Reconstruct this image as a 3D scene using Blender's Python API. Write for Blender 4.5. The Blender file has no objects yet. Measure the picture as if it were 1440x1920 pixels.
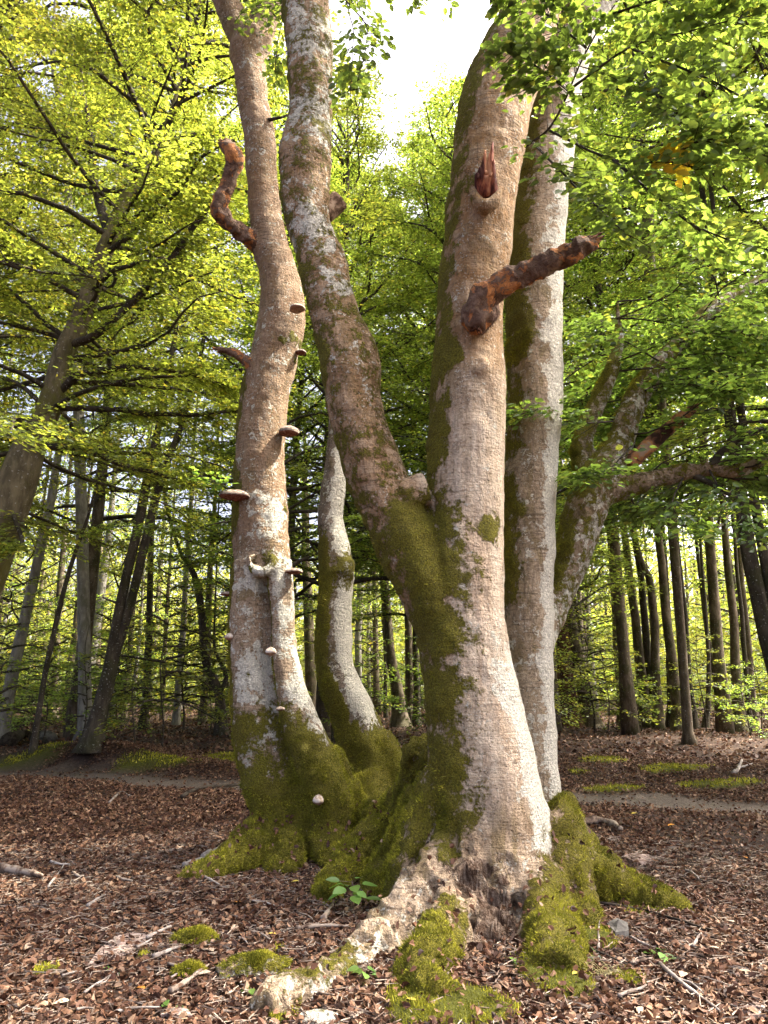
import bpy, math, random
import numpy as np
from mathutils import Vector, Matrix

# ------------------------------------------------------------------ camera, sky, sun, exposure
sc = bpy.context.scene
COL = sc.collection
PITCH = math.radians(13.5); FPX = 1386.0; CAMZ = 1.6
cam = bpy.data.cameras.new('camera'); cam_o = bpy.data.objects.new('camera', cam); COL.objects.link(cam_o)
cam.sensor_fit = 'VERTICAL'; cam.sensor_height = 36.0; cam.lens = 36.0 * FPX / 1920.0
cam.clip_start = 0.05; cam.clip_end = 1500
cam_o.location = (0, 0, CAMZ); cam_o.rotation_euler = (math.pi / 2 + PITCH, 0, 0)
sc.camera = cam_o

SUN_AZ = math.radians(78)       # to the right of the viewing direction
SUN_EL = math.radians(54)
w = bpy.data.worlds.new('World'); sc.world = w; w.use_nodes = True
wn = w.node_tree.nodes; wl = w.node_tree.links
bg = wn['Background']; sky = wn.new('ShaderNodeTexSky'); sky.sky_type = 'NISHITA'
sky.sun_disc = False; sky.sun_elevation = SUN_EL; sky.sun_rotation = SUN_AZ
sky.air_density = 0.32; sky.dust_density = 8.0; sky.ozone_density = 0.0
wl.new(sky.outputs[0], bg.inputs[0]); bg.inputs[1].default_value = 0.15
sd = Vector((math.sin(SUN_AZ) * math.cos(SUN_EL), math.cos(SUN_AZ) * math.cos(SUN_EL), math.sin(SUN_EL)))
sun = bpy.data.lights.new('sun', 'SUN'); sun.energy = 2.6; sun.angle = math.radians(0.53); sun.color = (1.0, 0.93, 0.80)
sun_o = bpy.data.objects.new('sun', sun); COL.objects.link(sun_o)
sun_o.rotation_euler = (-sd).to_track_quat('-Z', 'Y').to_euler(); sun_o.location = (20, 20, 40)
vs = sc.view_settings
sc.display_settings.display_device = 'sRGB'
vs.view_transform = 'Standard'; vs.look = 'None'; vs.gamma = 1.0; vs.use_curve_mapping = False
vs.exposure = 2.8
cy = sc.cycles
cy.max_bounces = 14; cy.diffuse_bounces = 7; cy.glossy_bounces = 2; cy.transmission_bounces = 10
cy.use_denoising = True
try:
    cy.denoiser = 'OPENIMAGEDENOISE'; cy.denoising_input_passes = 'RGB_ALBEDO_NORMAL'; cy.denoising_prefilter = 'ACCURATE'
except Exception:
    pass
cy.caustics_reflective = False; cy.caustics_refractive = False
cy.sample_clamp_indirect = 6.0

# ------------------------------------------------------------------ pixel -> place helpers
CP, SP = math.cos(PITCH), math.sin(PITCH)
def px(u, v, Y):
    """photo pixel + distance along the ground -> (point, camera depth)"""
    xc = (u - 720) / FPX; yc = (960 - v) / FPX
    t = Y / (CP - yc * SP)
    return np.array((xc * t, Y, CAMZ + t * (SP + yc * CP))), t

# ------------------------------------------------------------------ noise (vectorised gradient noise)
_r = np.random.RandomState(7)
_perm = _r.permutation(256); _perm = np.concatenate([_perm, _perm, _perm])
_g = _r.normal(size=(256, 3)); _g /= np.linalg.norm(_g, axis=1)[:, None]
def pn(p, scale=1.0, seed=0.0):
    p = np.asarray(p, float) * scale + seed * 13.37 + 100.5
    i = np.floor(p).astype(int); f = p - i; i &= 255
    u = f * f * f * (f * (f * 6 - 15) + 10)
    out = 0
    for dx in (0, 1):
        for dy in (0, 1):
            for dz in (0, 1):
                h = _perm[_perm[_perm[(i[:, 0] + dx) & 255] + ((i[:, 1] + dy) & 255)] + ((i[:, 2] + dz) & 255)]
                d = (f - np.array((dx, dy, dz)))
                wgt = (u[:, 0] if dx else 1 - u[:, 0]) * (u[:, 1] if dy else 1 - u[:, 1]) * (u[:, 2] if dz else 1 - u[:, 2])
                out = out + wgt * np.einsum('ij,ij->i', _g[h], d)
    return out * 1.6
def fbm(p, scale=1.0, oct=3, seed=0.0):
    s = 0; a = 1.0; t = 0
    for k in range(oct):
        s = s + a * pn(p, scale * 2 ** k, seed + k); t += a; a *= 0.5
    return s / t
def sstep(x, a, b):
    t = np.clip((x - a) / (b - a), 0, 1); return t * t * (3 - 2 * t)

# ------------------------------------------------------------------ ground
def path_d(x, y):                    # signed distance from the path's centre line (positive = beyond it)
    return (y - (12.85 - 0.335 * x + 0.15 * np.sin(x * 0.6))) * 0.948
def ground_z(x, y):
    x = np.asarray(x, float); y = np.asarray(y, float)
    p = np.stack([x.ravel(), y.ravel(), np.zeros(x.size)], 1)
    n = (0.10 * pn(p, 0.23, 3) + 0.04 * pn(p, 0.8, 5)).reshape(x.shape)
    far = sstep(np.hypot(x, y), 6, 16)
    z = n * (0.15 + 0.85 * far)
    z = z + 0.34 * np.exp(-(((x + 0.15) / 1.5) ** 2 + ((y - 9.2) / 1.5) ** 2))
    z = z + 0.10 * np.exp(-(((x - 0.7) / 1.0) ** 2 + ((y - 6.3) / 1.0) ** 2))
    d = path_d(x, y)
    z = z - 0.07 * np.exp(-(d / 0.7) ** 2)
    bl = sstep(-x, 1.2, 3.2) * (0.75 + 0.4 * np.sin(x * 0.9 + 1))
    z = z + 0.46 * bl * sstep(d, 0.75, 1.35) * (1 - 0.5 * sstep(d, 2.5, 7))
    br = sstep(x, 1.5, 3.5)
    z = z + 0.16 * br * sstep(d, 1.2, 3.5)
    z = z + 0.25 * sstep(y, 18, 40)
    return z
def gz1(x, y): return float(ground_z(np.array([x]), np.array([y]))[0])
def gp(u, v):
    """photo pixel -> point of the ground it looks at"""
    xc = (u - 720) / FPX; yc = (960 - v) / FPX
    d = np.array((xc, CP - yc * SP, SP + yc * CP))
    lo, hi = 2.0, 150.0
    for k in range(3):
        t = np.geomspace(lo, hi, 240)
        g = CAMZ + d[2] * t - ground_z(d[0] * t, d[1] * t)
        i = int(np.argmax(g <= 0)) if (g <= 0).any() else len(t) - 1
        lo, hi = t[max(0, i - 1)], t[i]
    return np.array((0, 0, CAMZ)) + d * hi

# ------------------------------------------------------------------ scene tree helpers
def thing(name, label, cat, loc=(0, 0, 0), group=None):
    o = bpy.data.objects.new(name, None); COL.objects.link(o); o.location = loc; o.empty_display_size = 0.2
    return tag(o, label, cat, group)
def tag(o, label=None, cat=None, group=None, kind=None):
    if label: o['label'] = label
    if cat: o['category'] = cat
    if group: o['group'] = group
    if kind: o['kind'] = kind
    return o
def add(name, me, mat=None, parent=None, kind=None):
    o = bpy.data.objects.new(name, me); COL.objects.link(o)
    if mat is not None and len(me.materials) == 0: me.materials.append(mat)
    if parent is not None: o.parent = parent
    if kind: o['kind'] = kind
    return o
def mesh_np(name, V, Fs, attrs=None, smooth=True, fattrs=None):
    """Fs: (n,3) or (n,4) int array, or a list of such arrays"""
    if not isinstance(Fs, list): Fs = [Fs]
    Fs = [np.asarray(f, np.int32) for f in Fs if len(f)]
    me = bpy.data.meshes.new(name)
    V = np.asarray(V, np.float32)
    me.vertices.add(len(V)); me.vertices.foreach_set('co', V.ravel())
    nl = sum(f.size for f in Fs); npoly = sum(len(f) for f in Fs)
    me.loops.add(nl); me.polygons.add(npoly)
    me.loops.foreach_set('vertex_index', np.concatenate([f.ravel() for f in Fs]))
    sizes = np.concatenate([np.full(len(f), f.shape[1], np.int32) for f in Fs])
    starts = np.concatenate([[0], np.cumsum(sizes)[:-1]]).astype(np.int32)
    me.polygons.foreach_set('loop_start', starts)
    me.polygons.foreach_set('use_smooth', np.full(npoly, smooth, bool))
    for k, a in (attrs or {}).items():
        at = me.attributes.new(k, 'FLOAT', 'POINT'); at.data.foreach_set('value', np.asarray(a, np.float32))
    for k, a in (fattrs or {}).items():
        at = me.attributes.new(k, 'FLOAT', 'FACE'); at.data.foreach_set('value', np.asarray(a, np.float32))
    me.update(calc_edges=True); me.validate()
    return me
def catmull(P, n):
    P = np.asarray(P, float); m = len(P)
    if m < 3 or n <= 1: return P
    Q = np.vstack([2 * P[0] - P[1], P, 2 * P[-1] - P[-2]]); out = []
    for i in range(m - 1):
        a, b, c, d = Q[i], Q[i + 1], Q[i + 2], Q[i + 3]
        for k in range(n):
            t = k / n
            out.append(0.5 * (2 * b + (c - a) * t + (2 * a - 5 * b + 4 * c - d) * t * t + (3 * b - a - 3 * c + d) * t ** 3))
    out.append(P[-1]); return np.array(out)
def tube_np(C, R, seg=12, cap=True, wob=None, squash=None):
    C = np.asarray(C, float); R = np.asarray(R, float); n = len(C)
    T = np.gradient(C, axis=0); T /= np.linalg.norm(T, axis=1)[:, None] + 1e-9
    a = np.array((0, -1.0, 0)) if abs(T[0][1]) < 0.9 else np.array((1.0, 0, 0))
    N = np.zeros((n, 3)); v = a - T[0] * a.dot(T[0]); v /= np.linalg.norm(v); N[0] = v
    for i in range(1, n):
        v = N[i - 1] - T[i] * N[i - 1].dot(T[i]); N[i] = v / (np.linalg.norm(v) + 1e-9)
    B = np.cross(T, N)
    an = np.arange(seg) * 2 * math.pi / seg
    ring = np.cos(an)[None, :, None] * N[:, None, :] + np.sin(an)[None, :, None] * B[:, None, :]
    RR = np.repeat(R[:, None], seg, 1)
    if wob is not None: RR = RR * wob(np.arange(n)[:, None], an[None, :])
    V = (C[:, None, :] + ring * RR[:, :, None]).reshape(-1, 3)
    i = np.arange(n - 1)[:, None] * seg; j = np.arange(seg)[None, :]; j2 = (j + 1) % seg
    Q = np.stack([i + j, i + j2, i + seg + j2, i + seg + j], -1).reshape(-1, 4)
    F = [Q]
    if cap:
        k = len(V); V = np.vstack([V, C[0], C[-1]])
        jj = np.arange(seg); e = (n - 1) * seg
        F.append(np.stack([np.full(seg, k), (jj + 1) % seg, jj], -1)); F.append(np.stack([np.full(seg, k + 1), e + jj, e + (jj + 1) % seg], -1))
    return V, F
def join_np(parts):
    Vs, F3, F4, o = [], [], [], 0
    for V, F in parts:
        Vs.append(V)
        for f in F:
            (F4 if f.shape[1] == 4 else F3).append(np.asarray(f) + o)
        o += len(V)
    F = []
    if F4: F.append(np.concatenate(F4))
    if F3: F.append(np.concatenate(F3))
    return np.vstack(Vs), F
def trace(pts, Y=None, sub=4, horiz=True):
    """[(u, v, width px, Y)] read off the photograph -> centre line and radii in metres"""
    A = np.array([(p[0], p[1]) for p in pts], float); C, R = [], []
    T = np.gradient(A, axis=0); T /= np.linalg.norm(T, axis=1)[:, None] + 1e-9
    for k, p in enumerate(pts):
        q, t = px(p[0], p[1], p[3] if len(p) > 3 else Y)
        c = max(0.55, abs(T[k][1])) if horiz else 1.0
        C.append(q); R.append(p[2] * 0.5 / FPX * t * c)
    Q = catmull(np.hstack([np.array(C), np.array(R)[:, None]]), sub)
    return Q[:, :3], np.maximum(Q[:, 3], 0.004)

# ------------------------------------------------------------------ materials
def nt(name):
    m = bpy.data.materials.new(name); m.use_nodes = True
    t = m.node_tree; t.nodes.clear(); return m, t
class NB:
    def __init__(s, t): s.t = t
    def n(s, typ, **kw):
        x = s.t.nodes.new('ShaderNode' + typ)
        for k, v in kw.items():
            if k == 'i':
                for a, b in v.items():
                    if isinstance(b, bpy.types.NodeSocket): s.t.links.new(b, x.inputs[a])
                    else: x.inputs[a].default_value = b
            else: setattr(x, k, v)
        return x
    def link(s, a, b): s.t.links.new(a, b)
    def attr(s, nm): return s.n('Attribute', attribute_name=nm).outputs['Fac']
    def noise(s, vec, scale, det=4, rough=0.55, dist=0.0):
        x = s.n('TexNoise', i={'Scale': scale, 'Detail': det, 'Roughness': rough, 'Distortion': dist})
        if vec is not None: s.link(vec, x.inputs['Vector'])
        return x.outputs['Fac']
    def vor(s, vec, scale, feat='F1'):
        x = s.n('TexVoronoi', feature=feat, i={'Scale': scale})
        if vec is not None: s.link(vec, x.inputs['Vector'])
        return x
    def math(s, op, a, b=None, clamp=False):
        x = s.n('Math', operation=op, use_clamp=clamp)
        for k, v in enumerate((a, b)):
            if v is None: continue
            if isinstance(v, bpy.types.NodeSocket): s.link(v, x.inputs[k])
            else: x.inputs[k].default_value = v
        return x.outputs[0]
    def rng(s, v, a, b, c=0.0, d=1.0):
        x = s.n('MapRange', interpolation_type='SMOOTHSTEP', i={'From Min': a, 'From Max': b, 'To Min': c, 'To Max': d}); s.link(v, x.inputs['Value']); return x.outputs[0]
    def mix(s, f, a, b, mode='MIX'):
        x = s.n('MixRGB', blend_type=mode)
        for k, v in (('Fac', f), ('Color1', a), ('Color2', b)):
            if isinstance(v, bpy.types.NodeSocket): s.link(v, x.inputs[k])
            else: x.inputs[k].default_value = v if k == 'Fac' else (v[0], v[1], v[2], 1)
        return x.outputs[0]
    def map(s, vec, scale):
        x = s.n('Mapping'); x.inputs['Scale'].default_value = scale; s.link(vec, x.inputs['Vector']); return x.outputs[0]
    def ramp(s, f, stops):
        x = s.n('ValToRGB'); cr = x.color_ramp
        while len(cr.elements) < len(stops): cr.elements.new(0.5)
        for e, (p, c) in zip(cr.elements, stops): e.position = p; e.color = (*c, 1)
        s.link(f, x.inputs[0]); return x.outputs[0]
    def out(s, sh):
        o = s.n('OutputMaterial'); s.link(sh, o.inputs[0])
    def pbr(s, col, rough=0.8, bump=None, bstr=0.5, bdist=0.02, spec=0.25):
        p = s.n('BsdfPrincipled')
        for k, v in (('Base Color', col), ('Roughness', rough)):
            if isinstance(v, bpy.types.NodeSocket): s.link(v, p.inputs[k])
            else: p.inputs[k].default_value = v if k != 'Base Color' else (*v, 1)
        p.inputs['Specular IOR Level'].default_value = spec
        if bump is not None:
            b = s.n('Bump', i={'Strength': bstr, 'Distance': bdist}); s.link(bump, b.inputs['Height']); s.link(b.outputs[0], p.inputs['Normal'])
        s.out(p.outputs[0]); return p

def dcoe(b, co): return b.mix(0.05, co, b.n('TexNoise', i={'Scale': 22.0, 'Vector': co}).outputs['Color'])
def bark_mat(name, c_lo, c_hi, c_red, lich=(0.76, 0.73, 0.61), moss_a=(0.070, 0.070, 0.010), moss_b=(0.33, 0.30, 0.030), rough_bark=1.0):
    """beech bark; attributes moss, lichen, red, wood say how much of the surface carries growth or bare wood"""
    m, t = nt(name); b = NB(t)
    co = b.n('TexCoord').outputs['Object']
    ex = lambda s, lo=0.30, hi=0.70: b.rng(s, lo, hi)
    big = ex(b.noise(co, 2.2, 4)); fine = ex(b.noise(co, 42, 5, 0.65)); mid = ex(b.noise(co, 9, 5, 0.6, 0.3)); mid2 = ex(b.noise(co, 17, 5, 0.65, 0.5))
    wr = b.noise(b.map(co, (3, 3, 44)), 1.0, 4, 0.65, 0.7)     # horizontal wrinkles
    vert = b.noise(b.map(co, (38, 38, 6)), 1.0, 5, 0.7, 0.8)  # vertical flakes
    streak = ex(b.noise(b.map(co, (9, 9, 0.9)), 1.0, 4, 0.6, 0.3))
    dk = lambda k: tuple(x * k for x in c_lo)
    col = b.mix(big, c_lo, c_hi)
    col = b.mix(b.math('MULTIPLY', streak, 0.6), col, c_hi)
    col = b.mix(b.math('MULTIPLY', mid2, 0.35), col, dk(0.75))
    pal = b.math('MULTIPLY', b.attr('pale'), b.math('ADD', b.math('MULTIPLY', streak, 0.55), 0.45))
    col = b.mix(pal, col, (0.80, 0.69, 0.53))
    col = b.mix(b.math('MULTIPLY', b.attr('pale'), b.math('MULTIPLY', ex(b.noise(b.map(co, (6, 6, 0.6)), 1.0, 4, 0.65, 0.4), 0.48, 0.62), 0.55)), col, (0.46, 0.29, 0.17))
    plate = b.rng(b.noise(b.map(co, (1, 1, 0.7)), 11, 5, 0.62, 1.6), 0.545, 0.575)
    col = b.mix(b.math('MULTIPLY', plate, 0.55), col, tuple(min(0.8, x * 1.12) for x in c_hi))
    alg = b.rng(b.noise(b.map(co, (1, 1, 0.45)), 3.4, 6, 0.68, 0.9), 0.50, 0.60)
    col = b.mix(b.math('MULTIPLY', alg, b.math('SUBTRACT', 0.62, b.math('MULTIPLY', b.attr('pale'), 0.45))), col, (0.20, 0.155, 0.055))
    drk = b.rng(b.noise(b.map(co, (1, 1, 0.6)), 6.5, 6, 0.7, 1.2), 0.585, 0.64)
    col = b.mix(b.math('MULTIPLY', drk, 0.6), col, dk(0.38))
    red = b.math('MULTIPLY', b.attr('red'), b.math('ADD', b.math('MULTIPLY', mid, 0.75), 0.42), True)
    col = b.mix(red, col, c_red)
    col = b.mix(b.math('MULTIPLY', b.rng(vert, 0.50, 0.66), 0.55), col, dk(0.40))
    col = b.mix(b.math('MULTIPLY', b.rng(fine, 0.62, 0.9), 0.5), col, dk(0.42))
    col = b.mix(b.math('MULTIPLY', b.math('MULTIPLY', b.rng(wr, 0.55, 0.63), b.rng(big, 0.2, 0.7)), 0.7), col, dk(0.42))
    pit = b.vor(b.map(dcoe(b, co), (1, 1, 1.7)), 19).outputs['Distance']
    pits = b.math('MULTIPLY', b.rng(pit, 0.20, 0.09), b.rng(mid, 0.25, 0.6))
    col = b.mix(b.math('MULTIPLY', pits, 0.85), col, dk(0.22))
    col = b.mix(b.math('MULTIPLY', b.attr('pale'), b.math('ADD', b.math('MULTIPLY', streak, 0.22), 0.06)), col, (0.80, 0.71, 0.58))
    # pale crust spots and lichen plates
    dco = b.mix(0.10, co, b.n('TexNoise', i={'Scale': 16.0, 'Vector': co}).outputs['Color'])
    vo = b.vor(dco, 40).outputs['Distance']
    spots = b.math('MULTIPLY', b.rng(vo, 0.34, 0.22), b.rng(b.noise(co, 4.5, 3), 0.46, 0.60))
    col = b.mix(b.math('MULTIPLY', spots, 0.55), col, lich)
    n9 = ex(b.noise(co, 7.5, 6, 0.62, 0.5)); n30 = ex(b.noise(co, 26, 5, 0.65, 0.9))
    ln = b.math('ADD', b.math('MULTIPLY', n9, 0.6), b.math('MULTIPLY', n30, 0.4))
    lm = b.rng(b.math('ADD', ln, b.math('MULTIPLY', b.attr('lichen'), 1.1)), 0.97, 1.03)
    lcol = b.mix(ex(b.noise(co, 60, 4)), tuple(x * 0.62 for x in lich), tuple(min(1, x * 1.18) for x in lich))
    lcol = b.mix(b.math('MULTIPLY', mid2, 0.35), lcol, tuple(x * 0.6 for x in lich))
    col = b.mix(lm, col, lcol)
    # bare weathered wood
    wd = b.attr('wood')
    grain = b.noise(b.map(co, (26, 26, 4)), 1.0, 6, 0.72, 1.6)
    wcol = b.ramp(grain, [(0.36, (0.018, 0.010, 0.007)), (0.46, (0.11, 0.070, 0.045)), (0.56, (0.33, 0.25, 0.185)), (0.70, (0.56, 0.48, 0.39))])  # wood grain; the darkest stops put crevice shade into the colour
    wcol = b.mix(b.math('MULTIPLY', mid2, 0.35), wcol, (0.17, 0.085, 0.045))
    wm = b.rng(b.math('ADD', b.math('MULTIPLY', wd, 1.1), b.math('MULTIPLY', mid, 0.5)), 0.80, 1.0)
    col = b.mix(wm, col, wcol)
    # moss
    mn = b.math('ADD', b.math('MULTIPLY', mid, 0.45), b.math('ADD', b.math('MULTIPLY', mid2, 0.3), b.math('MULTIPLY', fine, 0.25)))
    mm = b.rng(b.math('ADD', mn, b.math('MULTIPLY', b.attr('moss'), 1.1)), 0.84, 1.10)
    mcol = b.mix(ex(b.noise(co, 75, 4, 0.7)), moss_a, moss_b)
    mcol = b.mix(b.math('MULTIPLY', ex(b.noise(co, 3.1, 4)), 0.35), mcol, (0.12, 0.085, 0.022))
    col = b.mix(mm, col, mcol)
    h = b.math('ADD', b.math('MULTIPLY', vert, 0.9 * rough_bark), b.math('MULTIPLY', fine, 0.30))
    h = b.math('ADD', h, b.math('MULTIPLY', wr, 0.55))
    h = b.math('ADD', h, b.math('MULTIPLY', mid2, 0.25))
    h = b.math('SUBTRACT', h, b.math('MULTIPLY', pits, 0.5))
    h = b.math('ADD', h, b.math('MULTIPLY', lm, 0.22))
    h = b.math('ADD', h, b.math('MULTIPLY', mm, b.math('ADD', b.math('MULTIPLY', b.noise(co, 90, 3, 0.7), 1.6), 0.3)))
    h = b.math('ADD', h, b.math('MULTIPLY', wm, b.math('MULTIPLY', grain, 2.0)))
    b.pbr(col, 0.82, h, 1.0, 0.045, 0.2)
    return m

def leaf_mat(name, refl, trans, yel, mixf=0.5):
    m, t = nt(name); b = NB(t)
    r = b.attr('rnd'); oi = b.n('ObjectInfo').outputs['Random']
    def vary(c, k):
        col = b.mix(b.rng(r, 0.0, 1.0), tuple(x * 0.45 for x in c), tuple(x * 1.35 for x in c))  # random leaf tone, widened to paint in backlit and dark leaves
        col = b.mix(b.math('MULTIPLY', b.rng(r, 0.86, 1.0), 0.65), col, k)
        h = b.n('HueSaturation', i={'Color': col, 'Saturation': 1.0})
        b.link(b.rng(oi, 0, 1, 0.487, 0.507), h.inputs['Hue']); b.link(b.rng(oi, 0, 1, 0.85, 1.15), h.inputs['Value'])
        return h.outputs[0]
    d = b.n('BsdfDiffuse', i={'Color': vary(refl, tuple(x * 0.5 for x in yel))}); tr = b.n('BsdfTranslucent', i={'Color': vary(trans, yel)})
    a = b.n('AddShader'); b.link(d.outputs[0], a.inputs[0]); b.link(tr.outputs[0], a.inputs[1])
    g = b.n('BsdfGlossy', i={'Roughness': 0.42, 'Color': (0.9, 0.95, 1, 1)})
    mx = b.n('MixShader', i={'Fac': 0.045}); b.link(a.outputs[0], mx.inputs[1]); b.link(g.outputs[0], mx.inputs[2])
    b.out(mx.outputs[0]); return m

def simple_mat(name, stops, scale=12, stretch=(1, 1, 1), rough=0.85, bscale=40, bstr=0.4, bdist=0.01):
    m, t = nt(name); b = NB(t)
    co = b.n('TexCoord').outputs['Object']
    n = b.noise(b.map(co, stretch), scale, 5, 0.65, 0.4)
    oi = b.n('ObjectInfo').outputs['Random']
    f = b.math('ADD', b.math('ADD', b.math('MULTIPLY', b.rng(n, 0.28, 0.72), 0.75), 0.125), b.math('MULTIPLY', b.math('SUBTRACT', oi, 0.5), 0.18))
    b.pbr(b.ramp(f, stops), rough, b.noise(b.map(co, stretch), bscale, 4, 0.7), bstr, bdist, 0.2)
    return m

def rnd_mat(name, stops, rough=0.8, trans=None, spec=0.2):
    """colour per face from the rnd attribute (fallen leaves, moss shoots)"""
    m, t = nt(name); b = NB(t)
    c = b.ramp(b.attr('rnd'), stops)
    p = b.n('BsdfPrincipled', i={'Roughness': rough, 'Specular IOR Level': spec}); b.link(c, p.inputs['Base Color'])
    if trans:
        tr = b.n('BsdfTranslucent'); b.link(c, tr.inputs['Color']); mx = b.n('MixShader', i={'Fac': trans})
        b.link(p.outputs[0], mx.inputs[1]); b.link(tr.outputs[0], mx.inputs[2]); b.out(mx.outputs[0])
    else: b.out(p.outputs[0])
    return m

M = {}
M['bark_main'] = bark_mat('main_beech_bark', (0.40, 0.285, 0.175), (0.68, 0.54, 0.38), (0.37, 0.215, 0.095))
M['bark_second'] = bark_mat('second_beech_bark', (0.34, 0.26, 0.17), (0.58, 0.475, 0.34), (0.30, 0.195, 0.105))
M['bark_left'] = bark_mat('fungus_beech_bark', (0.33, 0.235, 0.15), (0.55, 0.425, 0.295), (0.33, 0.20, 0.11))
M['bark_rear'] = bark_mat('rear_beech_bark', (0.20, 0.16, 0.115), (0.38, 0.315, 0.24), (0.20, 0.13, 0.08))
def far_bark(nm, lo, hi, moss):
    m, t = nt(nm); b = NB(t)
    co = b.n('TexCoord').outputs['Object']
    oi = b.n('ObjectInfo').outputs['Random']
    n = b.noise(b.map(co, (1, 1, 0.35)), 7, 5, 0.65, 0.3)
    col = b.mix(b.rng(n, 0.35, 0.68), lo, hi)
    mo = b.math('MULTIPLY', b.rng(b.noise(co, 1.7, 4, 0.6), 0.46, 0.62), b.rng(oi, 0, 1, 0.15, 0.8))
    col = b.mix(mo, col, moss)
    sp = b.rng(b.noise(co, 24, 3, 0.6), 0.62, 0.70)
    col = b.mix(b.math('MULTIPLY', sp, 0.6), col, (0.42, 0.41, 0.37))
    b.pbr(col, 0.9, b.noise(b.map(co, (1, 1, 0.3)), 30, 4, 0.7), 0.5, 0.03, 0.15); return m
M['bark_far'] = far_bark('woodland_bark', (0.0723, 0.0561, 0.0391), (0.1700, 0.1360, 0.0978), (0.0425, 0.0467, 0.0136))
M['bark_mossy'] = far_bark('mossy_bark', (0.085, 0.070, 0.042), (0.20, 0.165, 0.10), (0.115, 0.115, 0.022))
M['bark_dark'] = far_bark('dark_bark', (0.0340, 0.0284, 0.0217), (0.0898, 0.0728, 0.0539), (0.0302, 0.0340, 0.0113))
M['bark_pale'] = far_bark('pale_bark', (0.1615, 0.1487, 0.1275), (0.3230, 0.3017, 0.2635), (0.0850, 0.0935, 0.0340))
M['bark_pine'] = far_bark('pine_bark', (0.055, 0.028, 0.020), (0.15, 0.075, 0.05), (0.09, 0.05, 0.03))
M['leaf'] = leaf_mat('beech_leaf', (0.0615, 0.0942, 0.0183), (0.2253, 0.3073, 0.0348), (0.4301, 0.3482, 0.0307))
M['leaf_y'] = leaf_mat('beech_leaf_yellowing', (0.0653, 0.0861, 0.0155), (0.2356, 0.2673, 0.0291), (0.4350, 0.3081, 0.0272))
M['leaf_near_shaded'] = leaf_mat('beech_leaf_near_shaded', (0.0446, 0.0715, 0.0190), (0.1351, 0.1987, 0.0254), (0.2384, 0.2146, 0.0239))  # darker, less yellow copy of the beech leaf; its shade is in the colour
M['leaf_gold'] = leaf_mat('golden_leaf', (0.30, 0.22, 0.02), (0.36, 0.27, 0.015), (0.5, 0.33, 0.02))
M['leaf_bright'] = leaf_mat('sapling_leaf', (0.08, 0.15, 0.03), (0.16, 0.28, 0.03), (0.28, 0.34, 0.05))
M['litter'] = rnd_mat('fallen_beech_leaves', [(0.0, (0.0218, 0.0098, 0.0061)), (0.25, (0.0708, 0.0293, 0.0157)), (0.5, (0.1416, 0.0680, 0.0370)), (0.75, (0.2232, 0.1279, 0.0735)), (0.93, (0.2994, 0.2069, 0.1361)), (1.0, (0.3484, 0.2668, 0.1960))], 0.6, 0.12, 0.3)
M['moss_fuzz'] = rnd_mat('moss_shoots', [(0.0, (0.0777, 0.0843, 0.0133)), (0.45, (0.2439, 0.2439, 0.0266)), (0.8, (0.4655, 0.4433, 0.0443)), (1.0, (0.6872, 0.6206, 0.1109))], 0.8, 0.25, 0.1)
M['dead_wood'] = simple_mat('rotting_wood', [(0.3, (0.03, 0.014, 0.009)), (0.47, (0.13, 0.060, 0.036)), (0.58, (0.22, 0.115, 0.065)), (0.70, (0.42, 0.19, 0.06)), (0.85, (0.30, 0.22, 0.15))], 6, (1, 1, 1), 0.85, 30, 0.7, 0.03)
def dead_mat():
    m, t = nt('dead_branch_bark'); b = NB(t); co = b.n('TexCoord').outputs['Object']
    n1 = b.rng(b.noise(co, 5, 5, 0.62, 0.5), 0.32, 0.68); n2 = b.rng(b.noise(co, 22, 5, 0.68, 0.8), 0.3, 0.7)
    col = b.mix(n1, (0.1313, 0.0700, 0.0455), (0.3500, 0.2363, 0.1663)); col = b.mix(b.math('MULTIPLY', n2, 0.55), col, (0.0525, 0.0298, 0.0210))
    pe = b.rng(b.math('ADD', b.math('MULTIPLY', b.rng(b.noise(co, 4.2, 4, 0.6, 0.6), 0.3, 0.7), 0.7), b.math('MULTIPLY', n2, 0.3)), 0.60, 0.66)
    wd = b.mix(n2, (0.8050, 0.3500, 0.1138), (0.3500, 0.1488, 0.0700)); col = b.mix(pe, col, wd)
    b.pbr(col, 0.85, b.math('ADD', b.math('SUBTRACT', n2, pe), b.math('MULTIPLY', n1, 0.6)), 0.9, 0.03, 0.15); return m
M['dead_branch'] = dead_mat()
M['red_wood'] = simple_mat('splintered_red_wood', [(0.3, (0.05, 0.012, 0.008)), (0.5, (0.20, 0.055, 0.03)), (0.65, (0.34, 0.13, 0.065)), (0.85, (0.40, 0.22, 0.13))], 10, (1, 1, 0.15), 0.8, 40, 0.7, 0.02)
M['cut_wood'] = simple_mat('cut_wood', [(0.3, (0.10, 0.06, 0.035)), (0.55, (0.26, 0.17, 0.11)), (0.8, (0.38, 0.28, 0.19))], 14)
M['twig'] = simple_mat('twig_bark', [(0.3, (0.055, 0.036, 0.026)), (0.5, (0.16, 0.115, 0.085)), (0.7, (0.30, 0.25, 0.20))], 9)
M['twig_dark'] = simple_mat('dark_twig_bark', [(0.3, (0.018, 0.014, 0.010)), (0.7, (0.06, 0.048, 0.036))], 9)
M['pale_stick'] = simple_mat('bleached_stick', [(0.3, (0.1540, 0.1260, 0.1050)), (0.7, (0.3500, 0.3150, 0.2800))], 9)
M['cap'] = simple_mat('fungus_cap', [(0.3, (0.10, 0.075, 0.06)), (0.5, (0.24, 0.18, 0.14)), (0.7, (0.36, 0.29, 0.23))], 30, (1, 1, 3))
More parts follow.
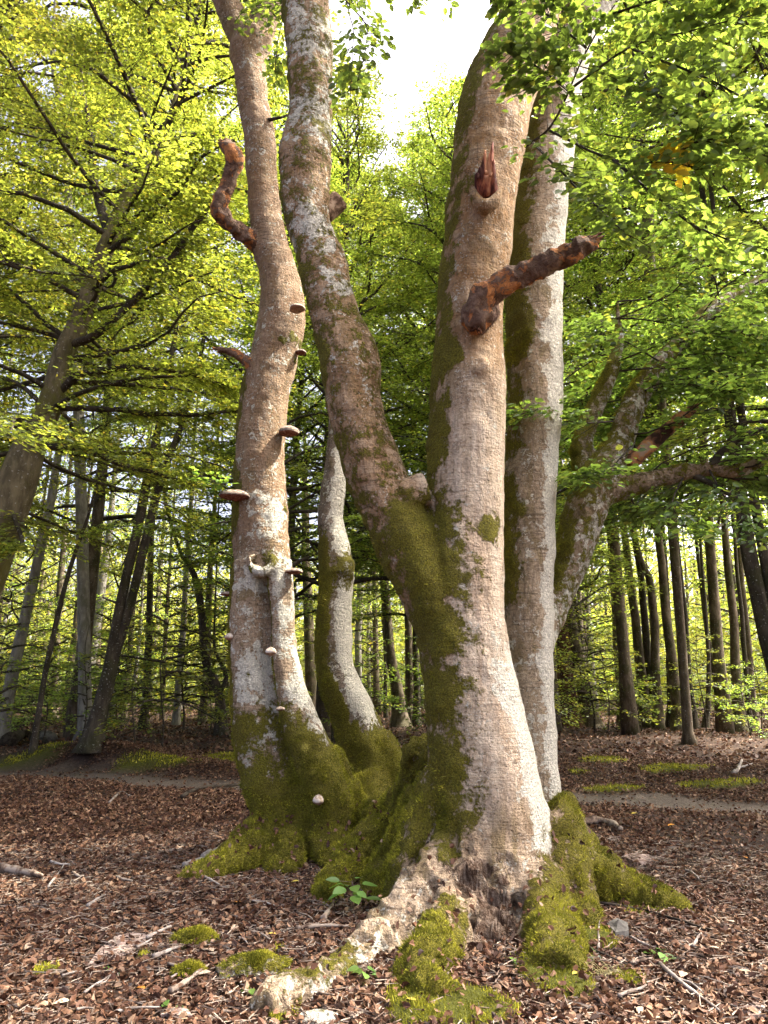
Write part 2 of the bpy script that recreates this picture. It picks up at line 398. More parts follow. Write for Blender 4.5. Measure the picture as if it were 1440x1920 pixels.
M['cap_pale'] = simple_mat('fungus_cap_pale', [(0.3, (0.34, 0.26, 0.19)), (0.5, (0.50, 0.40, 0.31)), (0.7, (0.60, 0.52, 0.43))], 30)
M['pore'] = simple_mat('fungus_pores', [(0.3, (0.13, 0.045, 0.03)), (0.7, (0.26, 0.12, 0.085))], 30)
M['pore_pale'] = simple_mat('fungus_pores_pale', [(0.3, (0.30, 0.18, 0.13)), (0.7, (0.46, 0.32, 0.25))], 30)
M['stone'] = simple_mat('boulder_stone', [(0.3, (0.0450, 0.0428, 0.0383)), (0.6, (0.0990, 0.0945, 0.0855)), (0.8, (0.1440, 0.1395, 0.1260))], 5)
# ------------------------------------------------------------------ ground sheet
def ground_masks(x, y):
    p = np.stack([x, y, np.zeros_like(x)], 1)
    d = path_d(x, y) + 0.25 * pn(p, 1.1, 9)
    path = sstep(-np.abs(d), -1.0, -0.45)
    # bare trodden soil beside the path and round the tree
    soil = sstep(pn(p, 0.35, 21) + 0.9 * np.exp(-((x - 4.2) ** 2 / 5 + (y - 7.6) ** 2 / 3)), 0.35, 0.75)
    n = fbm(p, 0.9, 3, 31)
    def blob(cx, cy, rx, ry): return np.exp(-(((x - cx) / rx) ** 2 + ((y - cy) / ry) ** 2))
    moss = np.zeros_like(x)
    for b in MOSS_BLOBS: moss = np.maximum(moss, b[4] * blob(*b[:4]))
    fine = fbm(p, 3.0, 3, 33)
    moss = sstep(moss + 0.30 * n + 0.25 * fine, 0.48, 0.72)
    return path, soil, moss
MOSS_BLOBS = []
for u, v, ru, rv, k in ((800, 1875, 95, 60, 1.15), (880, 1895, 110, 45, 1.1), (1040, 1830, 75, 60, 1.1), (1180, 1840, 50, 15, 0.8), (1200, 1705, 70, 20, 0.9),
                       (365, 1765, 32, 16, 1.0), (350, 1830, 24, 18, 0.9), (85, 1825, 30, 12, 0.85), (270, 1793, 14, 8, 0.8), (620, 1680, 40, 26, 1.0), (1110, 1750, 55, 40, 0.9),
                       (530, 1910, 40, 14, 0.9), (525, 1783, 24, 10, 0.7),
                       (40, 1425, 90, 16, 1.0), (300, 1425, 130, 14, 1.0), (430, 1420, 90, 12, 0.9),
                       (1130, 1425, 60, 8, 0.95), (1260, 1440, 110, 8, 1.0), (1150, 1480, 90, 10, 0.9), (1360, 1470, 120, 10, 0.9), (1080, 1447, 30, 7, 0.8)):
    c = gp(u, v); e = gp(u, v - rv); f = gp(u, v + rv); g = gp(u + ru, v)
    MOSS_BLOBS.append((c[0], c[1], abs(g[0] - c[0]) + 0.02, 0.5 * abs(e[1] - f[1]) + 0.03, k))
def spacing(lo, hi, dense_lo, dense_hi, s, grow=1.07):
    a = list(np.arange(dense_lo, dense_hi, s)); st = s
    while a[-1] < hi: st *= grow; a.append(a[-1] + st)
    st = s
    while a[0] > lo: st *= grow; a.insert(0, a[0] - st)
    return np.array(a)
gx = spacing(-160, 160, -4.5, 4.5, 0.055); gy = spacing(-30, 220, 3.2, 11.5, 0.06)
X, Y = np.meshgrid(gx, gy); Zg = ground_z(X, Y)
pp = np.stack([X.ravel(), Y.ravel(), np.zeros(X.size)], 1)
Zg = Zg + 0.012 * fbm(pp, 5, 2, 40).reshape(X.shape)
gpath, gsoil, gmoss = ground_masks(X.ravel(), Y.ravel())
Zg = Zg + 0.03 * gmoss.reshape(X.shape) * (1 + 0.5 * pn(pp, 6, 3).reshape(X.shape))
nx, ny = len(gx), len(gy)
ii = (np.arange(ny - 1)[:, None] * nx + np.arange(nx - 1)[None, :]).ravel()
gm = mesh_np('ground', np.stack([X.ravel(), Y.ravel(), Zg.ravel()], 1), np.stack([ii, ii + 1, ii + nx + 1, ii + nx], 1), {'path': gpath, 'soil': gsoil, 'moss': gmoss})
m, t = nt('forest_floor'); b = NB(t)
co = b.n('TexCoord').outputs['Object']
v1 = b.n('TexVoronoi', i={'Scale': 17.0, 'Vector': b.mix(0.06, co, b.n('TexNoise', i={'Scale': 9.0, 'Vector': co}).outputs['Color'])})
cell = b.n('SeparateColor', i={'Color': v1.outputs['Color']}).outputs[0]
lit = b.ramp(cell, [(0.0, (0.0220, 0.0118, 0.0078)), (0.35, (0.0563, 0.0294, 0.0186)), (0.7, (0.0979, 0.0563, 0.0367)), (1.0, (0.1616, 0.1077, 0.0734))])
lit = b.mix(b.rng(v1.outputs['Distance'], 0.25, 0.6), lit, (0.030, 0.019, 0.014))
lit = b.mix(b.math('MULTIPLY', b.rng(b.noise(co, 1.3, 4), 0.42, 0.66), 0.45), lit, (0.055, 0.032, 0.022))
soilc = b.mix(b.noise(co, 40, 4, 0.7), (0.0179, 0.0118, 0.0092), (0.0587, 0.0398, 0.0306))
col = b.mix(b.math('MULTIPLY', b.attr('soil'), 0.7), lit, soilc)
grav = b.ramp(b.noise(co, 60, 4, 0.75), [(0.3, (0.0607, 0.0477, 0.0390)), (0.55, (0.1474, 0.1213, 0.0997)), (0.75, (0.2601, 0.2254, 0.1907))])
col = b.mix(b.math('MULTIPLY', b.attr('path'), 0.9), col, grav)
mosc = b.mix(b.noise(co, 55, 4, 0.7), (0.022, 0.028, 0.006), (0.12, 0.125, 0.018))
col = b.mix(b.attr('moss'), col, mosc)
hh = b.math('ADD', b.math('MULTIPLY', v1.outputs['Distance'], 0.8), b.math('MULTIPLY', b.noise(co, 70, 4, 0.7), 0.7))
b.pbr(col, 0.9, hh, 0.8, 0.03, 0.15)
ground = add('ground', gm, m); tag(ground, kind='structure')

# ------------------------------------------------------------------ organic trunks: tubes -> one skin -> split into parts
def arr(me):
    V = np.empty(len(me.vertices) * 3, np.float32); me.vertices.foreach_get('co', V)
    ls = np.empty(len(me.polygons), np.int32); me.polygons.foreach_get('loop_total', ls)
    L = np.empty(len(me.loops), np.int32); me.loops.foreach_get('vertex_index', L)
    assert (ls == 4).all()
    return V.reshape(-1, 3).astype(float), L.reshape(-1, 4)
def vnormals(V, Q):
    n = np.cross(V[Q[:, 2]] - V[Q[:, 0]], V[Q[:, 3]] - V[Q[:, 1]]); N = np.zeros_like(V)
    for a in range(3):
        for k in range(4): N[:, a] += np.bincount(Q[:, k], n[:, a], len(V))
    return N / (np.linalg.norm(N, axis=1)[:, None] + 1e-12)
def lap(V, Q, it, f=0.5):
    E = np.concatenate([Q[:, [0, 1]], Q[:, [1, 2]], Q[:, [2, 3]], Q[:, [3, 0]]]); n = len(V)
    cnt = np.bincount(E[:, 0], minlength=n) + np.bincount(E[:, 1], minlength=n) + 1e-9
    for _ in range(it):
        S = np.stack([np.bincount(E[:, 0], V[E[:, 1], a], n) + np.bincount(E[:, 1], V[E[:, 0], a], n) for a in range(3)], 1)
        V = V + f * (S / cnt[:, None] - V)
    return V
def sdist(V, C, R):
    best = np.full(len(V), 1e9)
    for i in range(len(C) - 1):
        a, bb = C[i], C[i + 1]; d = bb - a; L2 = d.dot(d) + 1e-12
        t = np.clip((V - a) @ d / L2, 0, 1)
        q = V - a - t[:, None] * d
        best = np.minimum(best, np.sqrt(np.einsum('ij,ij->i', q, q)) - (R[i] + t * (R[i + 1] - R[i])))
    return best
def organic(root, mat, pieces, voxel, attr_fn, dents=(), smooth=3, amp=1.0, extra=()):
    """pieces: (part name, C, R, dict(moss, lichen, red, wood)). Returns all-skin arrays for scattering moss."""
    base = np.array(root.location)
    parts = []
    for k, (nm, C, R, dd) in enumerate(pieces):
        seg = 22 if R.max() > 0.12 else 14
        ph = k * 1.7
        parts.append(tube_np(C, R, seg, True, lambda i, a, ph=ph, g=dd.get('lobes', 0.05): 1 + g * np.sin(a * 3 + ph + i * 0.04) + 0.6 * g * np.sin(a * 5 - i * 0.05 + 2 * ph)))
    for e in extra: parts.append(e)
    V, F = join_np(parts)
    me = mesh_np('tmp', V, F); ob = bpy.data.objects.new('tmp', me); COL.objects.link(ob)
    md = ob.modifiers.new('r', 'REMESH'); md.mode = 'VOXEL'; md.voxel_size = voxel; md.use_smooth_shade = True
    dg = bpy.context.evaluated_depsgraph_get(); dg.update()
    m2 = bpy.data.meshes.new_from_object(ob.evaluated_get(dg)); V, Q = arr(m2)
    bpy.data.objects.remove(ob); bpy.data.meshes.remove(me); bpy.data.meshes.remove(m2)
    V = lap(V, Q, smooth); N = vnormals(V, Q)
    D = np.stack([sdist(V, C, R) for nm, C, R, dd in pieces], 1)
    W = np.exp(-(D - D.min(1)[:, None]) / 0.05); W /= W.sum(1)[:, None]
    gn = W @ np.array([dd.get('gnarl', 0.0) for *_, dd in pieces])
    V0 = V.copy()
    V = V + N * (amp * (0.022 * fbm(V0, 2.6, 2, 1) + 0.010 * fbm(V0, 9, 2, 5)))[:, None]
    rid = 1 - np.abs(pn(V0 * np.array((1, 1, 0.45)), 9, 8)) * 2.4
    V = V + N * (gn * (0.045 * rid + 0.04 * fbm(V0 * np.array((1, 1, 0.5)), 8, 4, 9)))[:, None]
    for c, r, dep in dents:
        if isinstance(c, list):
            C, _ = trace(c, None, 4, False); f = np.exp(-((sdist(V0, C, np.zeros(len(C))) ) / r) ** 2); V = V - N * (dep * f)[:, None]; continue
        f = np.exp(-(np.linalg.norm(V0 - c, axis=1) / r) ** 2); V = V - N * (dep * f)[:, None]
    N = vnormals(V, Q)
    A = {k: W @ np.array([float(dd.get(k, 0)) for *_, dd in pieces]) for k in ('moss', 'lichen', 'red', 'wood', 'pale')}
    A = attr_fn(V, N, A)
    V = V + N * (0.018 * sstep(A['moss'], 0.5, 0.9) * (0.8 + fbm(V, 8, 2, 14)))[:, None]
    N = vnormals(V, Q)
    # split the skin into its parts; the normals of the whole skin hide the seams
    names = [p[0] for p in pieces]; key = [p[3].get('id', p[0]) for p in pieces]; uk = list(dict.fromkeys(key))
    fid = np.array([uk.index(k) for k in key])[D[Q[:, 0]].argmin(1)]
    for i, k in enumerate(uk):
        q = Q[fid == i]
        if not len(q): continue
        vi, inv = np.unique(q, return_inverse=True)
        me = mesh_np(k, V[vi] - base, inv.reshape(-1, 4), {a: x[vi] for a, x in A.items()})
        me.normals_split_custom_set_from_vertices(N[vi].astype(np.float32))
        add(names[key.index(k)], me, pieces[key.index(k)][3].get('mat') or mat, root)
    return V, Q, N, A
def fuzz(V, Q, N, weight, count, L0, L1, rng, base, width=0.007):
    """short moss shoots scattered over a skin"""
    ar = np.linalg.norm(np.cross(V[Q[:, 2]] - V[Q[:, 0]], V[Q[:, 3]] - V[Q[:, 1]]), axis=1) * weight[Q[:, 0]]
    f = rng.choice(len(Q), count, p=ar / ar.sum()); u = rng.rand(count, 1); v = rng.rand(count, 1)
    q = Q[f]; P = (V[q[:, 0]] * (1 - u) + V[q[:, 1]] * u) * (1 - v) + (V[q[:, 3]] * (1 - u) + V[q[:, 2]] * u) * v
    n = N[q[:, 0]] + rng.normal(size=(count, 3)) * 0.45 + np.array((0, 0, 0.25)); n /= np.linalg.norm(n, axis=1)[:, None]
    s = np.cross(n, rng.normal(size=(count, 3))); s /= np.linalg.norm(s, axis=1)[:, None]
    L = (L0 + (L1 - L0) * rng.rand(count, 1) ** 2) * np.clip(1 + 1.1 * pn(P, 9, 6), 0.35, 2.2)[:, None]; w_ = width * (0.6 + 0.8 * rng.rand(count, 1))
    B = P - n * 0.004
    VV = np.stack([B - s * w_ * 0.5, B + s * w_ * 0.5, B + n * L], 1).reshape(-1, 3) - base
    lum = 0.45 + 0.45 * pn(P, 3.2, 4) + 0.3 * pn(P, 11, 5) + rng.normal(size=count) * 0.16
    return mesh_np('moss', VV, np.arange(count * 3).reshape(-1, 3), smooth=False, fattrs={'rnd': np.clip(lum, 0, 1)})
def caught(V, Q, N, count, rng, base, zmax):
    f = np.where((N[Q[:, 0], 2] > 0.45) & (V[Q[:, 0], 2] < zmax) & (V[Q[:, 0], 1] < 8.5))[0]; f = rng.choice(f, count); P = V[Q[f, 0]] + N[Q[f, 0]] * 0.022; n_ = N[Q[f, 0]]
    return P - base, rng.normal(size=(count, 3)), n_ + rng.normal(size=(count, 3)) * 0.35, 0.05 * (0.5 + 0.7 * rng.rand(count))
CAUGHT = []
def P3(u, v, Yv): return px(u, v, Yv)[0]
def near(V, u, v, Yv, r): return np.exp(-(np.linalg.norm(V - P3(u, v, Yv), axis=1) / r) ** 2)
RNG = np.random.RandomState(11)

# ---- the large forked beech in front
YA = 6.0
base = (0.72, 6.0, 0.0)
beech = thing('beech_tree', 'large pale forked beech with gnarled bare wood at its foot', 'tree', base)
tr = lambda pts, Yd, **k: trace(pts, Yd, **k)
pcs = []
def pc(nm, pts, Yd=None, horiz=True, **dd):
    C, R = trace(pts, Yd, 4, horiz); pcs.append((nm, C, R, dd))
pc('trunk', [(915, 1800, 270), (918, 1700, 262), (921, 1600, 240), (915, 1500, 214), (902, 1400, 197), (882, 1280, 178), (870, 1200, 168), (866, 1110, 158), (870, 1018, 150), (873, 904, 146), (876, 835, 142), (880, 743, 140),
             (880, 640, 127), (884, 550, 124), (896, 458, 127), (905, 367, 127), (917, 275, 137), (931, 183, 140), (970, 92, 134), (1005, 0, 108), (1040, -100, 98), (1095, -220, 85), (1160, -330, 70)], YA, moss=0.0, lichen=0.16, red=0.2, lobes=0.03)
pc('limb', [(855, 1230, 110), (825, 1130, 140), (778, 1040, 142), (738, 965, 128), (708, 900, 118), (690, 850, 112), (675, 800, 108), (662, 750, 108), (657, 700, 112), (648, 650, 108), (627, 600, 95), (605, 500, 92), (588, 450, 86),
            (574, 400, 86), (572, 300, 97), (583, 200, 80), (580, 100, 86), (570, 0, 86), (560, -100, 80), (560, -220, 70), (570, -330, 58)], YA - 0.02, moss=0.39, lichen=0.24, red=0.85, lobes=0.04)
rt = lambda i, pts, **dd: pc('root', pts, None, False, id='root%d' % i, **dd)
rt(0, [(865, 1630, 140, 5.8), (822, 1680, 122, 5.6), (775, 1732, 118, 5.42), (722, 1778, 104, 5.2), (668, 1818, 78, 4.95), (610, 1850, 62, 4.65), (575, 1872, 72, 4.45), (535, 1888, 82, 4.33), (498, 1908, 70, 4.2)], moss=0.28, lichen=0.26, wood=0.42, gnarl=0.8, lobes=0.14)
rt(1, [(850, 1700, 80, 5.4), (812, 1790, 95, 5.0), (792, 1850, 105, 4.7), (800, 1900, 110, 4.4)], moss=0.95, gnarl=0.55, lobes=0.12)
rt(2, [(1000, 1640, 110, 5.75), (1020, 1720, 112, 5.5), (1040, 1795, 125, 5.12), (1045, 1845, 115, 4.75)], moss=0.9, lichen=0.1, gnarl=0.2)
rt(3, [(1010, 1540, 150, 6.2), (1075, 1615, 122, 6.15), (1150, 1668, 88, 6.15), (1220, 1695, 66, 6.1), (1290, 1716, 38, 6.0)], moss=0.9, gnarl=0.55, lobes=0.12)
rt(4, [(1030, 1590, 120, 6.0), (1072, 1690, 98, 5.85), (1100, 1765, 60, 5.5)], moss=0.75, lichen=0.1, gnarl=0.3)
rt(5, [(835, 1470, 110, 6.1), (795, 1560, 84, 5.95), (765, 1640, 72, 5.92), (745, 1715, 58, 5.9)], moss=0.95, gnarl=0.55, lobes=0.12)
rt(6, [(800, 1500, 80, 6.4), (748, 1580, 54, 6.4), (714, 1650, 46, 6.3), (695, 1720, 36, 6.0)], moss=1.0, gnarl=0.55, lobes=0.12)
rt(7, [(800, 1470, 80, 6.75), (736, 1535, 46, 6.95), (672, 1592, 46, 6.85), (632, 1650, 46, 6.5), (602, 1698, 44, 6.2)], moss=0.9, gnarl=0.55, lobes=0.12)
rt(8, [(795, 1400, 60, 6.5), (780, 1475, 60, 6.8), (735, 1515, 44, 7.3), (665, 1535, 40, 7.7)], moss=0.95, gnarl=0.55, lobes=0.12)
gn = lambda pts, g=1.7: pc('dead_wood_foot', pts, None, False, id='dead_wood_foot', wood=0.95, gnarl=g, lobes=0.12)
gn([(900, 1595, 50, 5.66), (893, 1650, 42, 5.56), (898, 1710, 46, 5.44), (912, 1765, 52, 5.30), (930, 1812, 62, 5.20)])
gn([(948, 1610, 34, 5.64), (946, 1680, 30, 5.54), (952, 1740, 36, 5.42), (966, 1785, 46, 5.32), (978, 1812, 40, 5.24)])
gn([(868, 1640, 44, 5.60), (848, 1700, 52, 5.42), (858, 1755, 46, 5.26), (872, 1810, 56, 5.14)])
gn([(925, 1625, 26, 5.63), (922, 1690, 24, 5.50), (930, 1745, 26, 5.38)])
gn([(830, 1690, 50, 5.48), (800, 1745, 56, 5.30), (790, 1795, 46, 5.14)], 0.9)
gn([(985, 1640, 40, 5.66), (1000, 1690, 34, 5.58)], 0.8)
pc('broken_branch', [(905, 585, 66, 5.80), (897, 600, 50, 5.64), (891, 585, 44, 5.57), (906, 556, 43, 5.54), (942, 533, 41, 5.52), (1000, 508, 37, 5.47), (1060, 479, 33, 5.42), (1114, 452, 30, 5.38)], None, False, id='broken_branch', mat=M['dead_branch'], gnarl=0.55, lobes=0.10)
pc('broken_branch', [(893, 590, 40, 5.57), (892, 614, 34, 5.54)], None, False, id='broken_branch', mat=M['dead_branch'], gnarl=0.8, lobes=0.1)
def at_main(V, N, A):
    x, y, z = V.T; nb = fbm(V, 1.7, 3, 50); n2 = fbm(V, 5, 3, 51)
    trunkish = 1 - sstep(A['moss'], 0.4, 0.65)
    side = -N[:, 0] * 0.9 + N[:, 2] * 0.25
    hi = sstep(z, 4.6, 6.5)
    ms = sstep(side + 0.65 * nb + 0.4 * n2, 0.30, 1.05) * (0.9 - 0.15 * hi)
    ms = np.maximum(ms, 0.55 * sstep(nb + 0.5 * n2 - 0.3 * N[:, 0], 0.1, 0.6) * (x < 0.35) * sstep(z, 2.0, 2.6))
    ms = np.maximum(ms, 1.1 * np.maximum.reduce([near(V, 790, 985, 5.75, 0.32), near(V, 815, 1070, 5.7, 0.32), near(V, 795, 1180, 5.7, 0.34), near(V, 803, 1300, 5.75, 0.30), near(V, 813, 1420, 5.75, 0.29), near(V, 820, 1530, 5.7, 0.3), near(V, 835, 1620, 5.6, 0.24)]) * (0.95 + 0.5 * n2))
    ms = np.maximum(ms, near(V, 930, 990, 5.7, 0.13) * 1.2)
    ms = np.maximum(ms, sstep(0.55 * nb + 0.5 * n2, 0.28, 0.5) * near(V, 600, 470, 5.8, 0.6) * 0.9)
    ms = np.maximum(ms, sstep(nb + 0.6 * n2, 0.2, 0.5) * near(V, 590, 380, 5.8, 0.5))
    ms = np.maximum(ms, near(V, 898, 345, 5.7, 0.12) * 0.9)
    ms = np.maximum(ms, near(V, 1020, 1690, 5.6, 0.2) * 0.9)
    A['moss'] = A['moss'] * (0.88 + 0.55 * n2 + 0.3 * nb)
    A['moss'] = np.clip(np.maximum(A['moss'], ms * trunkish) - 1.2 * A['wood'], 0, 1)
    rl = sstep(N[:, 0] + 0.45 * nb + 0.2 * n2, 0.15, 0.75) * (1 - sstep(z + 0.4 * nb, 1.6, 2.6)) * trunkish
    A['lichen'] = np.maximum(A['lichen'], 0.85 * rl)
    A['lichen'] *= 1 - 0.6 * sstep(A['wood'], 0.2, 0.6)
    A['lichen'] = np.maximum(A['lichen'], 0.62 * np.maximum.reduce([near(V, 588, 420, 5.8, 0.42), near(V, 590, 200, 5.8, 0.5), near(V, 590, 60, 5.8, 0.5), near(V, 640, 520, 5.8, 0.22)]))
    A['lichen'] = np.maximum(A['lichen'], 0.5 * np.maximum(near(V, 800, 1060, 5.6, 0.2), near(V, 700, 1830, 4.9, 0.25)))
    A['moss'] = np.maximum(A['moss'], 0.72 * np.maximum(near(V, 560, 1862, 4.45, 0.25), near(V, 640, 1815, 4.8, 0.2)) * sstep(N[:, 2], -0.2, 0.5))
    A['lichen'] *= 1 - 0.8 * near(V, 690, 850, 5.8, 0.5)
    A['red'] = np.clip(A['red'] + 0.75 * sstep(z + 0.5 * nb, 3.8, 4.9) * (x > 0.3), 0, 1)
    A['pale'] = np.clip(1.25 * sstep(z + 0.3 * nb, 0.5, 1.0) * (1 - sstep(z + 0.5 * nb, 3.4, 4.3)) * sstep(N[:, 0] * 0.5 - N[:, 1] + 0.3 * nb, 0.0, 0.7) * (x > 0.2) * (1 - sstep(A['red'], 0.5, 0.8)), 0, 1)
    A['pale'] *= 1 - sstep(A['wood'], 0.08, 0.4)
    A['wood'] = np.clip(np.maximum(A['wood'], 0.55 * near(V, 905, 1600, 5.6, 0.12)) + 0.10 * near(V, 890, 1700, 5.5, 0.35), 0, 1)
    return A
V_, Q_, N_, A_ = organic(beech, M['bark_main'], pcs, 0.0175, at_main,
    dents=[(P3(912, 365, 5.68), 0.10, 0.05), (P3(978, 1712, 5.55), 0.10, 0.24), ([(935, 1640, 5, 5.6), (940, 1720, 5, 5.45), (935, 1790, 5, 5.35)], 0.03, 0.07), ([(880, 1640, 5, 5.6), (878, 1700, 5, 5.5), (885, 1760, 5, 5.4)], 0.03, 0.06), ([(955, 1500, 5, 5.64), (960, 1560, 5, 5.63), (968, 1640, 5, 5.6)], 0.022, 0.045), ([(835, 1690, 5, 5.5), (815, 1750, 5, 5.35)], 0.03, 0.05), (P3(880, 1640, 5.6), 0.05, 0.05), (P3(955, 1560, 5.62), 0.025, 0.035), (P3(952, 1530, 5.62), 0.025, 0.035), (P3(958, 1600, 5.62), 0.025, 0.035), (P3(930, 1660, 5.6), 0.04, 0.06),
           (P3(715, 860, 5.75), 0.035, 0.03), (P3(705, 800, 5.75), 0.035, 0.03)],
    extra=[tube_np(*trace([(890, 350, 24, 5.68), (893, 375, 24, 5.64), (912, 388, 26, 5.62), (930, 372, 24, 5.64), (932, 350, 22, 5.68)], None, 4, False), 10),
           tube_np(*trace([(895, 690, 50, 5.72), (895, 682, 36, 5.66)], None, 1, False), 10),
           tube_np(*trace([(755, 930, 60, 5.85), (800, 915, 60, 5.85)], None, 1, False), 10)])
wgt = sstep(A_['moss'], 0.6, 0.9) * (1 - 0.93 * sstep(V_[:, 2], 0.5, 1.1)) * sstep(-V_[:, 2], -3.2, -2.6)
add('moss', fuzz(V_, Q_, N_, wgt, 115000, 0.010, 0.034, RNG, np.array(base)), M['moss_fuzz'], beech, 'stuff')

def jag(C, R, seg, rng, lenj=0.06):
    V, F = tube_np(C, R, seg, True); n = len(C)
    T = C[-1] - C[-2]; T /= np.linalg.norm(T)
    V[(n - 1) * seg:n * seg] += T * (rng.rand(seg, 1) * 2 - 0.4) * lenj
    V[-1] -= T * lenj * 0.8
    V += (fbm(V, 14, 3, 3) * 0.012)[:, None] * rng.normal(size=(1, 3))
    return V, F
def solid(nm, parts, mat, root, attrs=None):
    V, F = join_np(parts)
    return add(nm, mesh_np(nm, V - np.array(root.location), F), mat, root)
def dead_branch(root, pts, mat, nm='broken_branch', seg=18, jl=0.05):
    C, R = trace(pts, None, 6, False)
    R = R * (1 + 0.22 * fbm(C, 7, 2, len(pts)))
    V, F = jag(C, R, seg, RNG, jl)
    n = V - 0
    return solid(nm, [(V + 0.016 * np.stack([fbm(V, 11, 3, s) for s in (1, 2, 3)], 1), F)], mat, root)
CAUGHT.append((beech, caught(V_, Q_, N_, 260, RNG, np.array(base), 0.6)))
def splinters(root, tip, back, n, r, L, mat, seed):
    """torn fibres at a broken end; tip and back are (u, v, Y)"""
    q_ = np.random.RandomState(seed); p1 = P3(*tip); T = p1 - P3(*back); T /= np.linalg.norm(T); parts = []
    s_ = np.cross(T, (0, 0.3, 1.0)); s_ /= np.linalg.norm(s_); t_ = np.cross(T, s_)
    for k in range(n):
        a_ = q_.uniform(0, 6.28); rr_ = r * math.sqrt(q_.rand()); o_ = p1 + (s_ * math.cos(a_) + t_ * math.sin(a_)) * rr_
        l_ = L * q_.uniform(0.3, 1.0); C = np.array([o_ - T * 0.06, o_ + T * l_ * 0.5, o_ + T * l_ + s_ * q_.normal() * 0.012 + t_ * q_.normal() * 0.012])
        parts.append(tube_np(catmull(C, 3), np.linspace(q_.uniform(0.012, 0.022), 0.002, 7), 5))
    return solid('splinters', parts, mat, root)
splinters(beech, (1112, 453, 5.38), (1060, 479, 5.42), 22, 0.055, 0.11, M['dead_wood'], 1)
splinters(beech, (892, 614, 5.53), (893, 595, 5.56), 16, 0.045, 0.05, M['dead_wood'], 2)
spl = []
for k, (u0, u1, v1, w_) in enumerate(((900, 910, 282, 18), (910, 924, 266, 18), (920, 926, 300, 16), (903, 900, 312, 18), (926, 918, 330, 16), (912, 918, 288, 16), (897, 896, 335, 14), (914, 908, 325, 22))):
    C, R = trace([(u0, 372, w_ + 4, 5.66), ((u0 + u1) / 2, 330, w_, 5.6), (u1, v1, 3, 5.56)], None, 4, False); spl.append(tube_np(C, R, 6))
solid('splintered_stub', spl, M['red_wood'], beech)
C, R = trace([(600, 405, 44, 6.05), (622, 388, 40, 6.1), (637, 375, 38, 6.1)], None, 3, False)
V, F = tube_np(C, R, 14); solid('sawn_stub', [(V, F)], M['cut_wood'], beech)

# ---- second trunk close behind it
pcs = []
base2 = (1.45, 6.75, 0.0)
beech2 = thing('beech_tree', 'straight lichen covered beech trunk close behind the forked one with a wide side limb', 'tree', base2)
YB = 6.75
pc('trunk', [(1020, 1680, 200), (1012, 1600, 150), (1008, 1550, 118), (1003, 1480, 104), (998, 1400, 96), (994, 1280, 92), (990, 1110, 100), (993, 1018, 100), (995, 927, 98), (1000, 835, 100), (1005, 743, 104), (1004, 650, 103), (1004, 560, 104),
             (1008, 458, 102), (1017, 367, 98), (1032, 250, 98), (1048, 150, 95), (1080, 60, 95), (1130, -20, 92), (1180, -110, 88), (1230, -230, 76)], YB, moss=0.0, lichen=0.24, red=0.2, lobes=0.04)
pc('limb', [(1008, 1210, 70, 6.85), (1045, 1120, 62, 7.0), (1072, 1055, 66, 7.05), (1086, 1000, 76, 7.1), (1105, 940, 86, 7.1), (1132, 881, 74, 7.1), (1160, 835, 58, 7.2), (1179, 780, 54, 7.2), (1202, 734, 48, 7.3), (1238, 679, 46, 7.4), (1275, 642, 44, 7.5), (1325, 587, 40, 7.6), (1400, 540, 34, 7.8), (1480, 500, 30, 8.0)], None, moss=0.42, lichen=0.40, red=0.5)
pc('limb', [(1120, 920, 62, 7.1), (1170, 914, 48, 7.1), (1220, 901, 38, 7.05), (1284, 886, 31, 7.0), (1330, 881, 27, 6.95), (1385, 883, 21, 6.9), (1440, 858, 18, 6.85), (1510, 825, 15, 6.8)], None, False, id='limb_b', moss=0.35, lichen=0.1, red=0.85)
pc('limb', [(1112, 915, 56, 7.15), (1094, 855, 42, 7.25), (1097, 817, 37, 7.25), (1119, 762, 35, 7.3), (1147, 697, 27, 7.35), (1160, 638, 17, 7.4), (1158, 565, 9, 7.4)], None, id='limb_c', moss=0.45, lichen=0.25, red=0.3)
rt(0, [(1040, 1560, 70, 6.8), (1075, 1600, 56, 6.7), (1110, 1640, 40, 6.6)], moss=0.85, lichen=0.2)
def at_second(V, N, A):
    x, y, z = V.T; nb = fbm(V, 1.6, 3, 60); n2 = fbm(V, 5, 3, 61)
    on_tr = A['red'] < 0.3
    ms = 0.85 * sstep(-N[:, 0] * 0.8 + N[:, 2] * 0.3 + 0.8 * nb + 0.45 * n2, 0.0, 0.9) * sstep(z + 0.6 * nb, 2.1, 3.0)
    ms = np.maximum(ms, sstep(nb + 0.4 * n2, 0.18, 0.4) * 0.9 * np.maximum(near(V, 1000, 720, 6.5, 0.4), near(V, 985, 980, 6.5, 0.3)))
    ms = np.maximum(ms, near(V, 1075, 880, 6.95, 0.35) * sstep(-N[:, 0] + N[:, 2], -0.2, 0.6))
    ms = np.maximum(ms, (1 - sstep(z, 0.3, 0.9)) * sstep(nb + n2 * 0.5, -0.3, 0.2))
    A['moss'] = np.clip(np.maximum(A['moss'], ms), 0, 1)
    rl = sstep(N[:, 0] + 0.45 * nb + 0.2 * n2, -0.2, 0.6)
    A['lichen'] = np.maximum(A['lichen'], 0.80 * rl * np.where(on_tr, 1, 0.7))
    return A
V_, Q_, N_, A_ = organic(beech2, M['bark_second'], pcs, 0.026, at_second)
add('moss', fuzz(V_, Q_, N_, sstep(A_['moss'], 0.6, 0.9) * (V_[:, 2] < 5), 30000, 0.010, 0.028, RNG, np.array(base2)), M['moss_fuzz'], beech2, 'stuff')
dead_branch(beech2, [(1175, 868, 34, 7.15), (1202, 849, 30, 7.1), (1240, 815, 27, 7.05), (1270, 790, 25, 7.0), (1293, 771, 20, 6.95)], M['dead_wood'], jl=0.08)
